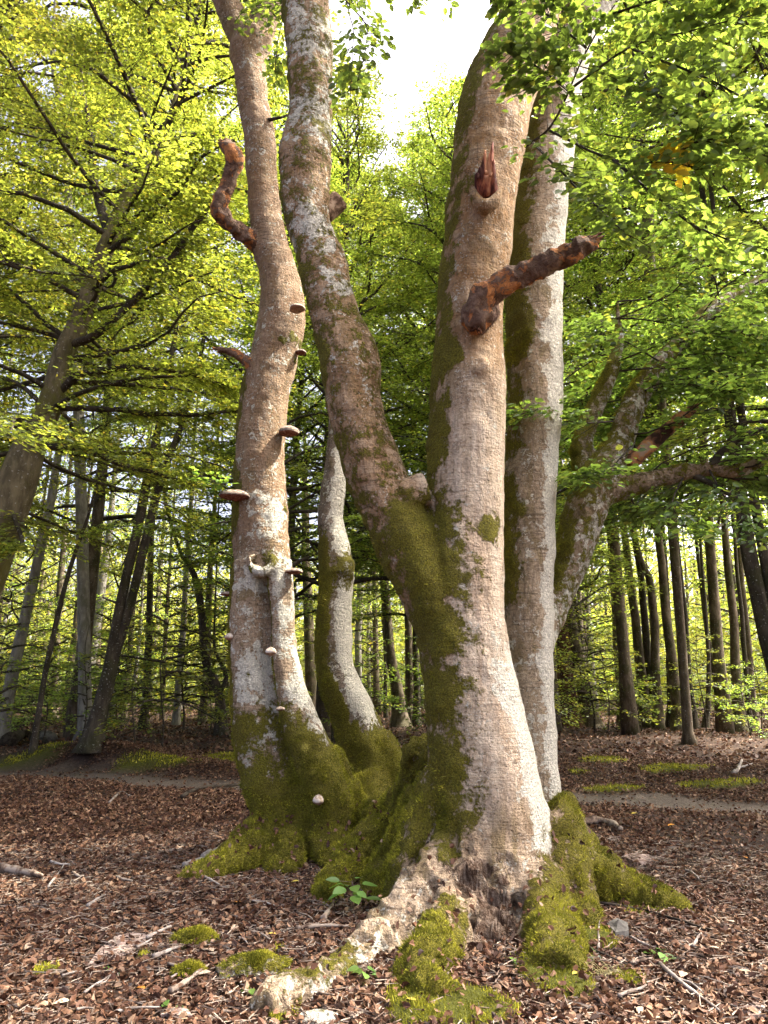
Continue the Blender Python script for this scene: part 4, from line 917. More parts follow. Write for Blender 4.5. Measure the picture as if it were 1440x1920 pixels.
for k, (x, y, H, var, rad) in enumerate(((2.1, 17.5, 17.6, VN[0], 0.16), (-1.15, 19.5, 19.5, VN[1], 0.18), (3.0, 21.0, 17.5, VN[1], 0.17), (1.7, 23.5, 20.5, VN[0], 0.17), (2.7, 26.5, 25.5, VN[1], 0.2), (-2.2, 27.0, 26, VN[0], 0.2), (5.6, 25.0, 25, VN[1], 0.2), (-2.9, 23.0, 20, VN[1], 0.17), (-2.45, 16.0, 16, VN[0], 0.16), (3.4, 16.0, 16.2, VN[0], 0.15))):
    plain_tree('mid green beech hidden behind the front trunks', x, y, H, var, rad, 'bark_far', 'mid green beeches behind the front trunks', seed=k + 20)

# ---- the rest of the wood
q = random.Random(77); far_trunk = []
for k in range(4):
    z = np.linspace(-0.3, 17, 10); f = z / 17; a, c = q.uniform(-0.5, 0.5), q.uniform(-0.5, 0.5)
    C = np.stack([a * f + 0.15 * np.sin(f * 7 + k), c * f, z], 1); R = 0.17 * (1 - 0.8 * np.clip(f, 0, 1)) * (1 + 0.5 * np.exp(-np.maximum(z, 0) / 0.3))
    me = mesh_np('trunk', *tube_np(C, R, 8)); me.materials.append(M[('bark_far', 'bark_dark', 'bark_far', 'bark_pale')[k]]); far_trunk.append(me)
n = 0; tries = 0
while n < 96 and tries < 9000:
    tries += 1
    az = math.radians(q.uniform(-36, 36)); d = 27 + 36 * q.random() ** 0.8
    x, y = d * math.sin(az), d * math.cos(az)
    if min((x - a) ** 2 + (y - c) ** 2 for a, c in TREES) < (1.5 + d * 0.02) ** 2: continue
    TREES.append((x, y)); n += 1; k = q.randrange(4)
    root = thing('beech_tree', ('distant slim grey-brown trunk deep in the wood', 'distant slim dark trunk deep in the wood', 'distant slim grey-brown trunk deep in the wood', 'distant slim pale trunk deep in the wood')[k], 'tree', (x, y, gz1(x, y)), ('brown', 'dark', 'brown', 'pale')[k] + ' distant trunks in the wood')
    o = add('trunk', far_trunk[k], None, root); sc_ = q.uniform(0.5, 1.15); o.scale = (sc_, sc_, 1); o.rotation_euler = (q.gauss(0, 0.025), q.gauss(0, 0.025), q.uniform(0, 6))
    cs = q.uniform(0.7, 1.02); put_crown(root, VF[q.randrange(3)], z=16.5 * (1 - cs) * 0.5 - 0.8, s=cs, rz=q.uniform(0, 6))
# far woodland that reads as one mass
rng = np.random.RandomState(9); tb = []
for k in range(240):
    az = math.radians(rng.uniform(-40, 40)); d = rng.uniform(78, 120); x, y = d * math.sin(az), d * math.cos(az)
    z = np.linspace(-1, 16, 4); lx = rng.normal() * 0.6
    tb.append(tube_np(np.stack([x + lx * z / 16, np.full(4, y), z], 1), np.full(4, rng.uniform(0.10, 0.26)), 5, False))
n = 90000; az = np.radians(rng.uniform(-42, 42, n)); d = rng.uniform(80, 122, n); zz = 0.2 + 20 * rng.rand(n) ** 1.3
pos = np.stack([d * np.sin(az), d * np.cos(az), zz], 1)
keep = fbm(pos * np.array((1, 1, 1.6)), 0.22, 2, 3) > -0.25; pos = pos[keep]
m_ = 40000; az = np.radians(rng.uniform(-42, 42, m_)); d = rng.uniform(66, 82, m_); pos = np.vstack([pos, np.stack([d * np.sin(az), d * np.cos(az), 0.1 + 9.0 * rng.rand(m_)], 1)]); n = len(pos)
wood = thing('woodland', 'far woodland mass of slim trunks and pale green leaves', 'woodland', (0, 90, 0)); wood['kind'] = 'stuff'
V, F = join_np(tb); o = add('trunks', mesh_np('trunks', V - np.array((0, 90, 0)), F), M['bark_far'], wood, 'stuff')
o = add('foliage', leaf_mesh('foliage', pos - np.array((0, 90, 0)), rng.normal(size=(n, 3)), np.array((0, 0, 1.0)) + rng.normal(size=(n, 3)) * 0.5, 0.62 * (0.6 + 0.7 * rng.rand(n)), rng), M['leaf_y'], wood, 'stuff')

# ---- understorey saplings
stem_me = []
for k, h in enumerate((2.8, 3.6, 1.9)):
    z = np.linspace(-0.1, h, 7); C = np.stack([0.08 * np.sin(z * 2 + k), 0.08 * np.cos(z * 1.7 + k) - 0.08, z], 1)
    me = mesh_np('stem', *tube_np(C, np.linspace(0.022, 0.006, 7), 6)); me.materials.append(M['bark_dark']); stem_me.append(me)
q = random.Random(31)
spots = [gp(*p)[:2] for p in ((250, 1395), (300, 1400), (60, 1385), (120, 1378), (340, 1372), (1110, 1368), (1140, 1372), (1320, 1375), (1400, 1380), (230, 1362), (690, 1365), (800, 1368))]
while len(spots) < 104:
    az = math.radians(q.uniform(-33, 33)); d = 19 + 34 * q.random(); spots.append((d * math.sin(az), d * math.cos(az)))
for x, y in spots:
    k = q.randrange(3); root = thing('beech_sapling', ('bushy green beech sapling under the woodland trees', 'tall yellowish green beech sapling under the woodland trees', 'low spreading beech sapling under the woodland trees')[k], 'sapling', (x, y, gz1(x, y)), ('bushy', 'tall', 'low')[k] + ' saplings under the trees')
    add('stem', stem_me[k], None, root); put_crown(root, VS[k], s=q.uniform(0.75, 1.25) + 0.018 * max(0, y - 20), rz=q.uniform(0, 6))

# ------------------------------------------------------------------ crowns and near sprays of the front beeches
def hi_crown(root, u, v, Yv, var, s, dz, dy=0.0):
    c, t = px(u, v, Yv); L = np.array(root.location); put_crown(root, var, (c[0] - L[0], c[1] - L[1] + dy), c[2] - L[2] + dz, s, rr.uniform(0, 6))
hi_crown(beech, 1160, -330, 6.0, VT[0], 1.0, 0.6, -1.2); hi_crown(beech, 570, -330, 6.0, VT[1], 0.85, 0.8, -1.4)
hi_crown(beech2, 1230, -230, 6.75, VT[0], 1.0, 2.2, 0.5); hi_crown(beech3, 350, -220, 7.7, VT[1], 1.0, 1.6, -0.4)
hi_crown(beech4, 560, -60, 9.3, VT[1], 0.8, 3.0, -0.8)
def bough(pts, sub=5):
    P = catmull(np.array([px(u, v, Yv)[0] for u, v, Yv in pts]), sub)
    return P
def near_sprays(root, lists, leaf, mat, rng, ntw, nl, Lt, r0, nparts=0, gold=None, jit=0.45, spread=0.07):
    Ls, tb, tw = [], [], []
    for pts in lists:
        P = bough(pts) if not isinstance(pts, np.ndarray) else pts
        P = P + 0.03 * np.stack([pn(P, 3, s) for s in (1, 2, 3)], 1) * np.linspace(0, 1, len(P))[:, None]
        a = spray(P, Lt, ntw, nl, rng, jit, 0.15, 0.18, spread); Ls.append(a[:3]); tw.append(a[3]); tb.append(tube_np(P, np.linspace(r0, 0.003, len(P)), 6))
    pos, ax, nr = (np.concatenate([x[k] for x in Ls]) for k in range(3)); n = len(pos); L0 = np.array(root.location)
    sz = leaf * (0.65 + 0.5 * rng.rand(n)); tb.append(twigs_mesh(tw, 0.004, 0.0015))
    V, F = join_np(tb); lb = add('leafy_branch', mesh_np('leafy_branch', V - L0, F), M['twig_dark'], root)
    far = np.linalg.norm(pos - np.array((0, 0, CAMZ)), axis=1); xs = np.abs(pos[:, 0]) / np.maximum(pos[:, 1], 0.1)
    order = np.argsort(far + 50 * (xs > 0.5) - (100 * (np.linalg.norm(pos - gold[0], axis=1) < gold[1]) if gold else 0)); pick = order[:nparts]; rest = order[nparts:]
    add('foliage', leaf_mesh('foliage', pos[rest] - L0, ax[rest], nr[rest], sz[rest], rng, 1), mat, lb, 'stuff')
    for i in pick:
        a = unit(ax[i]); s = unit(np.cross(a, nr[i])); up = np.cross(s, a)
        m4 = Matrix(((s[0], a[0], up[0], pos[i][0] - L0[0]), (s[1], a[1], up[1], pos[i][1] - L0[1]), (s[2], a[2], up[2], pos[i][2] - L0[2]), (0, 0, 0, 1))) @ Matrix.Diagonal((sz[i], sz[i], sz[i], 1))
        g = gold is not None and np.linalg.norm(pos[i] - gold[0]) < gold[1]
        o = add('leaf', (LEAFG if g else LEAFN)[i % 3], None, lb); o.matrix_local = m4
    return pos
def single_leaf(mat, k):
    w_ = (0.60, 0.66, 0.56)[k]; c = (0.05, 0.09, 0.02)[k]; V = []
    for (x, y) in ((0, 0), (0.30, 0.12), (0.50, 0.36), (0.44, 0.62), (0.22, 0.86), (0, 1.0)):
        V.append((x * w_ / 0.5 * 0.5, y, 0.12 * x - c * y * y * 2))
    R_ = [(x, y, z) for x, y, z in V]; Lf = [(-x, y, z) for x, y, z in V[1:-1]]; Md = [(0, y, -c * y * y * 2 - 0.01) for _, y, _ in V[1:-1]]
    VV = R_ + Lf + Md; F = []
    r = [0, 1, 2, 3, 4, 5]; l = [0, 6, 7, 8, 9, 5]; mm_ = [0, 10, 11, 12, 13, 5]
    for i in range(5):
        for e, fl in ((r, False), (l, True)):
            p = list(dict.fromkeys([mm_[i], e[i], e[i + 1], mm_[i + 1]])); p = p[::-1] if fl else p
            F.append(p if len(p) == 4 else p + [p[-1]])
    F3 = [f[:3] for f in F if len(set(f)) == 3]; F4 = [f for f in F if len(set(f)) == 4]
    me = mesh_np('leaf', np.array(VV), [np.array(F4), np.array(F3)], smooth=True, fattrs={'rnd': np.full(len(F), 0.3 + 0.2 * k)}); me.materials.append(M[mat]); return me
LEAFN = [single_leaf('leaf_near_shaded', k) for k in range(3)]; LEAFG = [single_leaf('leaf_gold', k) for k in range(3)]; LEAFB = [single_leaf('leaf_bright', k) for k in range(3)]
rng = np.random.RandomState(3)
S1 = [[(985, 275, 5.72), (1030, 240, 5.4), (1065, 170, 5.1), (1100, 90, 4.9), (1140, 30, 4.7), (1190, -40, 4.5)],
      [(1065, 170, 5.1), (1180, 90, 4.8), (1290, 60, 4.5), (1440, 20, 4.2)], [(1000, 268, 5.5), (1060, 330, 5.1), (1130, 400, 4.8), (1185, 445, 4.6)],
      [(1030, 245, 5.4), (1150, 300, 4.9), (1240, 305, 4.55), (1310, 315, 4.35)], [(1100, 90, 4.9), (1020, 25, 4.8), (955, -30, 4.7)], [(1065, 170, 5.1), (1015, 130, 4.9), (955, 100, 4.8)],
      [(1180, 90, 4.8), (1330, 150, 4.4), (1460, 210, 4.1)], [(1150, 300, 4.9), (1300, 420, 4.5), (1450, 470, 4.2)], [(1140, 30, 4.7), (1260, -10, 4.4), (1400, -40, 4.1)],
      [(1240, 305, 4.55), (1330, 260, 4.3), (1440, 300, 4.1)], [(1180, 90, 4.8), (1240, 190, 4.6), (1290, 250, 4.4)]]
near_sprays(beech, S1, 0.088, M['leaf_near_shaded'], rng, 36, 10, 0.45, 0.012, 240, (P3(1262, 300, 4.5), 0.17))
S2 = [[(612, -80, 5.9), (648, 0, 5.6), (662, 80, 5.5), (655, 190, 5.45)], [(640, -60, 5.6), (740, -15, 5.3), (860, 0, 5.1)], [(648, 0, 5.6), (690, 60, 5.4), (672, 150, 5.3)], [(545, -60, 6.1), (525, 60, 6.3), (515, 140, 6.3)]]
near_sprays(beech, S2, 0.078, M['leaf_near_shaded'], rng, 16, 8, 0.32, 0.007, 40)
near_sprays(beech3, [[(505, -10, 7.5), (470, 30, 7.2), (445, 62, 7.1)], [(440, 40, 7.4), (470, 10, 7.2), (520, 20, 7.1)]], 0.085, M['leaf_near_shaded'], rng, 10, 7, 0.30, 0.006, 0)
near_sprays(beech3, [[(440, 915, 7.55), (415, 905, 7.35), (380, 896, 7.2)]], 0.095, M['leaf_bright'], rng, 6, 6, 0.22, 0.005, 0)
S3 = [[(1150, 790, 6.95), (1080, 792, 6.7), (1005, 772, 6.5), (960, 778, 6.4)], [(1190, 830, 6.9), (1130, 890, 6.6), (1090, 890, 6.4)], [(1238, 679, 7.3), (1170, 640, 7.0), (1090, 620, 6.7)], [(1275, 642, 7.4), (1370, 620, 7.0), (1450, 640, 6.8)],
      [(1330, 881, 6.9), (1370, 950, 6.6), (1430, 1010, 6.3)], [(1284, 888, 7.0), (1260, 950, 6.7), (1300, 1010, 6.3)], [(1350, 570, 7.6), (1330, 500, 7.2), (1250, 430, 6.8)], [(1202, 734, 7.2), (1280, 720, 6.9), (1390, 740, 6.6)]]
RL = [p for p in pcs]  # (unused names kept local)
src = np.vstack([trace([(1132, 881, 1, 7.1), (1179, 780, 1, 7.2), (1238, 679, 1, 7.4), (1325, 587, 1, 7.6), (1480, 500, 1, 8.0)], None, 8)[0], trace([(1170, 914, 1, 7.1), (1284, 886, 1, 7.0), (1385, 883, 1, 6.9), (1510, 825, 1, 6.8)], None, 8)[0], trace([(1097, 817, 1, 7.25), (1147, 697, 1, 7.35), (1158, 565, 1, 7.4)], None, 8)[0]])
for k in range(54):
    a = src[rng.randint(4, len(src))]; az = rng.uniform(-0.9, 2.3); L = rng.uniform(1.0, 2.2); s = np.linspace(0, 1, 7)[:, None]
    d = np.array((math.cos(az), math.sin(az), rng.uniform(-0.1, 0.55)))
    S3.append(a + s * L * d - np.array((0, 0, 0.35)) * L * 0.5 * s ** 2 + 0.08 * rng.normal(size=3) * np.sin(s * 6))
near_sprays(beech2, S3, 0.080, M['leaf_near_shaded'], rng, 26, 12, 0.45, 0.010, 0, spread=0.09)
# ------------------------------------------------------------------ bracket fungi
def fungus(u, v, w_px, Yv, facing, label, pale=False, thick=0.45, hoof=False):
    c, t = px(u, v, Yv); r = w_px / 2 / FPX * t
    root = thing('bracket_fungus', label, 'fungus', c)
    n = 20; V, F = [], []
    # half-dome bracket: rings from the rim to the attachment
    def shell(prof, close):
        V = []
        for rad, z in prof:
            for k in range(n):
                a = 2 * math.pi * k / n; lob = 1 + 0.05 * math.sin(3 * a + u) + 0.03 * math.sin(5 * a + v)
                V.append((rad * r * math.cos(a) * lob, rad * r * math.sin(a) * 0.85 * lob, z * r + 0.03 * r * math.sin(4 * a)))
        V = np.array(V); m_ = len(prof); i = np.arange(m_ - 1)[:, None] * n; j = np.arange(n)[None]; j2 = (j + 1) % n
        return V, [np.stack([i + j, i + j2, i + n + j2, i + n + j], -1).reshape(-1, 4)]
    h = thick
    top = shell([(1.0, 0.0), (1.02, 0.12 * h), (0.99, 0.32 * h), (0.93, 0.48 * h), (0.90, 0.50 * h), (0.80, 0.70 * h), (0.76, 0.72 * h), (0.52, 0.93 * h), (0.25, 1.03 * h), (0.001, 1.06 * h)], True)
    bot = shell([(1.0, 0.0), (0.93, -0.12 * h), (0.75, -0.24 * h), (0.45, -0.42 * h), (0.2, -0.52 * h), (0.001, -0.55 * h)], True)
    a = math.radians(facing)   # 0 = sticks out to the right of the view, 90 = away, -90 = towards the camera
    for nm, (V, F), mt in (('cap', top, 'cap_pale' if pale else 'cap'), ('pore_surface', bot, 'pore_pale' if pale else 'pore')):
        me = mesh_np(nm, V, [f if nm == 'cap' else f[:, ::-1] for f in F]); add(nm, me, M[mt], root)
    root.rotation_euler = (0, 0, a); return root
fungus(440, 932, 56, 7.40, 200, 'large brown bracket fungus with a dark reddish underside on the trunk edge')
fungus(432, 1196, 22, 7.42, 200, 'small pale cream bracket fungus on the edge of the white lichen', True, 0.8, True)
fungus(426, 1115, 26, 7.5, 200, 'small red-brown bracket fungus just below the knot hole level')
fungus(508, 1224, 24, 7.20, -90, 'small pinkish round bracket fungus between the two folds of the trunk', True, 0.8, True)
fungus(597, 1503, 24, 7.20, -90, 'white hoof shaped bracket fungus on green moss near the foot', True, 0.95, True)
fungus(491, 1536, 22, 7.40, 200, 'cream bracket fungus low at the mossy trunk edge', True, 0.8, True)
fungus(526, 1330, 20, 7.22, -90, 'tiny dark red bracket fungus in the mossy fold of the trunk')
fungus(552, 1073, 32, 7.40, 0, 'thin reddish bracket fungus beside the knot hole')
fungus(541, 812, 38, 7.55, 0, 'dark brown hoof bracket fungus on bare bark above the large one', False, 0.7, True)
fungus(557, 580, 34, 7.36, -60, 'pinkish bracket fungus at the mossy scar high on the trunk', True, 0.4)
fungus(564, 662, 22, 7.65, 0, 'dark bracket fungus beside the pale bark scar', False, 0.6, True)

# ------------------------------------------------------------------ leaf litter
def on_ground(x, y, up=0.0): return np.stack([x, y, ground_z(x, y) + up], 1)
rng = np.random.RandomState(21)
def litter(n, d0, d1, size, half=36, quality=1, lift=0.026):
    d = np.sqrt(rng.uniform(d0 ** 2, d1 ** 2, n)); az = np.radians(rng.uniform(-half, half, n)); x, y = d * np.sin(az), d * np.cos(az)
    path, soil, moss = ground_masks(x, y)
    pr = (1 - 0.93 * path) * (1 - 0.7 * soil) * (1 - 0.93 * moss) * np.clip(0.85 + 0.9 * fbm(np.stack([x, y, 0 * x], 1), 0.9, 3, 44), 0.25, 1)
    k = rng.rand(n) < pr; x, y, n = x[k], y[k], int(k.sum())
    z = ground_z(x, y) + 0.006 + 0.03 * moss[k] + lift * rng.rand(n) ** 1.6
    a = rng.uniform(0, 2 * math.pi, n); ax = np.stack([np.cos(a), np.sin(a), rng.normal(size=n) * 0.45], 1)
    nr = np.array((0, 0, 1.0)) + rng.normal(size=(n, 3)) * np.array((0.62, 0.62, 0.1))
    return np.stack([x, y, z], 1), ax, nr, size * np.where(rng.rand(n) < 0.45, 0.28 + 0.35 * rng.rand(n), 0.7 + 0.6 * rng.rand(n))
def litter_mesh(args, quality):
    pos, ax, nr, s = args; me = leaf_mesh('leaf_litter', pos, ax, nr, s, rng, quality, 0.66, rng.uniform(-2.0, 4.0, len(pos)))
    # patchy tone: drifts of darker and paler leaves
    k = 2; r = rng.rand(len(pos)) * 0.9 + 0.22 * fbm(pos, 1.6, 3, 77); r = np.clip(r, 0, 1)
    me.attributes['rnd'].data.foreach_set('value', np.repeat(r, k).astype(np.float32)); return me
o = add('leaf_litter', litter_mesh(litter(165000, 3.4, 9.0, 0.047), 1), M['litter']); tag(o, 'layer of dry brown beech leaves on the forest floor around the trunks', 'leaves', kind='stuff')
o = add('leaf_litter', litter_mesh(litter(150000, 9.0, 18, 0.058), 0), M['litter']); tag(o, 'layer of dry brown beech leaves along the gravel path', 'leaves', kind='stuff')
o = add('leaf_litter', litter_mesh(litter(60000, 18, 48, 0.13), 0), M['litter']); tag(o, 'brown leaf carpet under the woodland trees beyond the path', 'leaves', kind='stuff')
for tr_, args in CAUGHT:
    o = add('caught_leaves', litter_mesh(args, 1), M['litter'], tr_, 'stuff')
# fine broken bits, stalks and husks
n = 22000; d = np.sqrt(rng.uniform(3.4 ** 2, 9 ** 2, n)); az = np.radians(rng.uniform(-34, 34, n)); x, y = d * np.sin(az), d * np.cos(az)
pth, so, mo = ground_masks(x, y); k = rng.rand(n) < (1 - 0.8 * mo); x, y = x[k], y[k]; n = len(x)
a = rng.uniform(0, 6.28, n); L = 0.03 + 0.13 * rng.rand(n) ** 2.5; B = on_ground(x, y, 0.018 + 0.02 * rng.rand(n))
E_ = B + np.stack([np.cos(a) * L, np.sin(a) * L, rng.normal(size=n) * 0.10 * L], 1)
V, F = twigs_mesh([(B, E_)], 0.0040, 0.0020)
o = add('twig_debris', mesh_np('twig_debris', V, F, smooth=False), M['twig']); tag(o, 'fine broken twigs and husks strewn over the fallen leaves', 'debris', kind='stuff')
# moss cushions on the ground
def ground_moss(n, d0, d1, L0, L1, wd):
    d = np.sqrt(rng.uniform(d0 ** 2, d1 ** 2, n)); az = np.radians(rng.uniform(-33, 33, n)); x, y = d * np.sin(az), d * np.cos(az)
    mo = ground_masks(x, y)[2]; k = rng.rand(n) < mo ** 1.5; x, y, n = x[k], y[k], int(k.sum())
    P = on_ground(x, y); P[:, 2] += 0.012 * fbm(np.stack([x, y, 0 * x], 1), 5, 2, 40) + 0.02
    nn = unit(np.array((0, 0, 1.0)) + rng.normal(size=(n, 3)) * 0.5); s = unit(np.cross(nn, rng.normal(size=(n, 3)))); L = L0 + (L1 - L0) * rng.rand(n, 1) ** 2; w_ = wd * (0.6 + 0.8 * rng.rand(n, 1))
    V = np.stack([P - s * w_ * 0.5, P + s * w_ * 0.5, P + nn * L], 1).reshape(-1, 3)
    return mesh_np('moss_carpet', V, np.arange(n * 3).reshape(-1, 3), smooth=False, fattrs={'rnd': np.clip(0.5 + 0.45 * pn(P, 3.5, 4) + rng.normal(size=n) * 0.16, 0, 1)})
o = add('moss_carpet', ground_moss(420000, 3.6, 8, 0.014, 0.04, 0.008), M['moss_fuzz']); tag(o, 'soft green moss cushions around the roots', 'moss', kind='stuff')
o = add('moss_carpet', ground_moss(200000, 9, 19, 0.03, 0.07, 0.02), M['moss_fuzz']); tag(o, 'green moss on the low bank beside the path', 'moss', kind='stuff')

# ------------------------------------------------------------------ sticks, bark, stones, seedlings, single leaves
def stick(label, pts, w_px, mat='twig', name='fallen_stick', cat='stick', group=None, up=0.6, forks=(), seg=7):
    G = np.array([gp(u, v) for u, v in pts]); t = np.linalg.norm(G.mean(0) - np.array((0, 0, CAMZ))); r = w_px / 2 / FPX * t
    root_loc = G[0].copy(); parts = []
    def one(P, r):
        C = catmull(P, 5); C[:, 2] = ground_z(C[:, 0], C[:, 1]) + r * up + 0.030
        C = C + 0.012 * np.stack([pn(C, 6, s) for s in (1, 2, 3)], 1) * np.array((1, 1, 0.5)); k = np.linspace(0, 1, len(C))
        return tube_np(C, r * (1 - 0.5 * k) * (1 + 0.18 * np.sin(k * 17 + r * 900)), seg)
    parts.append(one(G, r))
    for f in forks: parts.append(one(np.array([gp(u, v) for u, v in f]), r * 0.6))
    V, F = join_np(parts); o = add(name, mesh_np(name, V - root_loc, F), M[mat]); o.location = root_loc
    return tag(o, label, cat, group)
stick('long thin dark branch lying across leaves before the gravel path', [(340, 1500), (380, 1482), (470, 1474), (560, 1470), (640, 1470)], 6, 'twig_dark', forks=[[(470, 1474), (520, 1488), (600, 1492)]])
stick('forked pale twig standing out below the long dark branch', [(205, 1510), (225, 1490), (245, 1498)], 4, 'pale_stick')
stick('grey branch piece half buried in leaves on the open floor', [(0, 1640), (35, 1645), (78, 1655)], 15, 'twig')
stick('long thin pale stick rising from the leaves', [(88, 1672), (110, 1645), (122, 1625)], 4, 'pale_stick')
stick('short bleached stick in the open leaf litter', [(162, 1708), (182, 1695), (200, 1688)], 6, 'pale_stick')
stick('brown stick pointing to the pale bark slab', [(318, 1872), (355, 1850), (385, 1825)], 9, 'twig', forks=[[(355, 1850), (375, 1832), (390, 1820)]])
stick('straight pale stick beside the bark slab', [(275, 1770), (300, 1757), (320, 1748)], 6, 'pale_stick')
stick('bleached stick lying between the bark slab and the mossy root knob', [(285, 1806), (315, 1795), (335, 1788)], 7, 'pale_stick')
stick('long thin grey stick at the edge of the leaf litter', [(215, 1912), (255, 1905), (300, 1902)], 5, 'pale_stick')
stick('thin forked twig in the brown leaves', [(155, 1876), (185, 1855), (212, 1838)], 4, 'pale_stick', forks=[[(185, 1855), (200, 1850), (214, 1830)]])
stick('dark fallen log piece lying by the grey boulder', [(15, 1400), (35, 1388), (55, 1386)], 22, 'twig_dark', seg=10)
stick('brown curved stick before the seedling', [(555, 1752), (600, 1748), (655, 1748)], 8, 'twig')
stick('grey stub of stick leaning beside the seedling', [(606, 1735), (615, 1720), (625, 1703)], 10, 'twig')
stick('small curved branch on leaves beside the mossy foot of the fungus trunk', [(380, 1618), (410, 1604), (455, 1592)], 14, 'pale_stick')
stick('split pale wood piece at the end of the mossy root', [(345, 1632), (370, 1622), (395, 1620)], 9, 'pale_stick')
stick('gnarled ochre root piece lying beside the path', [(1090, 1552), (1120, 1548), (1150, 1555), (1165, 1565)], 15, 'twig')
stick('dark twig lying over the moss root with a few leaves', [(1030, 1755), (1080, 1772), (1120, 1795), (1180, 1822)], 5, 'twig_dark')
stick('pale thin twig standing in the moss beside the dark twig', [(1124, 1790), (1122, 1760), (1126, 1720)], 4, 'pale_stick')
stick('forked pale twig on the bare soil', [(1300, 1785), (1310, 1770), (1317, 1762)], 5, 'pale_stick')
stick('long grey stick running out over the bare soil', [(1240, 1820), (1270, 1850), (1310, 1880), (1350, 1910)], 7, 'pale_stick', forks=[[(1270, 1850), (1300, 1858), (1320, 1875)]])
stick('pair of short pale sticks beyond the moss root', [(1160, 1880), (1200, 1870), (1215, 1862)], 6, 'pale_stick')
stick('thin curved bare root across the soil', [(1110, 1700), (1200, 1715), (1290, 1740), (1350, 1760)], 5, 'twig_dark')
stick('crooked pale branch lying on the mossy slope beyond the path', [(1375, 1455), (1385, 1445), (1392, 1430)], 7, 'pale_stick', forks=[[(1385, 1445), (1400, 1440), (1412, 1436)]])
stick('bare crooked branch lying between the front roots and the rear trunk', [(735, 1492), (745, 1480), (758, 1472), (764, 1452)], 6, 'pale_stick')
stick('thin bent twig at the mossy hollow', [(640, 1560), (680, 1530), (720, 1512)], 4, 'twig')
q = random.Random(91)
for k in range(46):
    u = q.uniform(20, 1420); v = 1560 + 350 * q.random() ** 0.8
    if 470 < u < 1130 and v > 1600 and not (u < 600 and v > 1690): continue
    a = q.uniform(-0.9, 0.9); L = q.uniform(15, 48)
    stick('short grey-brown twig strewn over the leaf litter', [(u, v), (u + L * 0.5 * math.cos(a), v + L * 0.35 * math.sin(a) + q.uniform(-4, 4)), (u + L * math.cos(a), min(1917, v + L * 0.7 * math.sin(a)))], q.uniform(3, 6), q.choice(['twig', 'pale_stick', 'twig']), 'fallen_twig', 'twig', 'twigs strewn over the leaf litter', seg=5)
# slab of bark
def slab(label, pts, th, mat, name='bark_piece', cat='bark', lift=0.02):
    G = np.array([gp(u, v) for u, v in pts]); c = G.mean(0); n = len(G); C = np.array(c)
    zt = ground_z(G[:, 0], G[:, 1]); top = G.copy(); top[:, 2] = zt + lift + th; bot = G.copy(); bot[:, 2] = zt + 0.002
    inn = C + (top - C) * 0.55; inn[:, 2] += th * 0.9 + 0.01 * rng.normal(size=n)
    cc = np.array((C[0], C[1], top[:, 2].mean() + th * 1.2))
    V = np.vstack([bot, top, inn, cc]); i = np.arange(n); j = (i + 1) % n
    F = [np.concatenate([np.stack([i, j, n + j, n + i], 1), np.stack([n + i, n + j, 2 * n + j, 2 * n + i], 1)]), np.stack([2 * n + i, 2 * n + j, np.full(n, 3 * n)], 1)]
    o = add(name, mesh_np(name, V - c, F, smooth=False), M[mat]); o.location = c; return tag(o, label, cat)
M['bark_slab'] = simple_mat('grey_pink_bark_slab', [(0.3, (0.16, 0.11, 0.09)), (0.55, (0.32, 0.24, 0.20)), (0.75, (0.42, 0.34, 0.29))], 9, (1, 4, 1), 0.85, 40, 0.6, 0.02)
slab('flat grey-pink slab of bark lying in the leaf litter', [(165, 1818), (185, 1790), (215, 1765), (250, 1757), (278, 1762), (268, 1778), (235, 1798), (205, 1806)], 0.012, 'bark_slab')
slab('pinkish bark chip at the edge beside the silver root', [(300, 1915), (330, 1900), (352, 1906), (360, 1918)], 0.012, 'bark_slab')
slab('pinkish grey bark plate lying beyond the long moss root', [(1168, 1612), (1190, 1605), (1218, 1610), (1222, 1622), (1195, 1625)], 0.015, 'bark_slab')
slab('reddish bark scrap on bare soil', [(1395, 1900), (1415, 1890), (1436, 1898), (1438, 1915), (1405, 1917)], 0.012, 'bark_slab')
slab('dark grey stone plate set in the moss between two roots', [(1138, 1745), (1158, 1736), (1178, 1745), (1180, 1760), (1155, 1764)], 0.03, 'stone', 'flat_stone', 'stone')
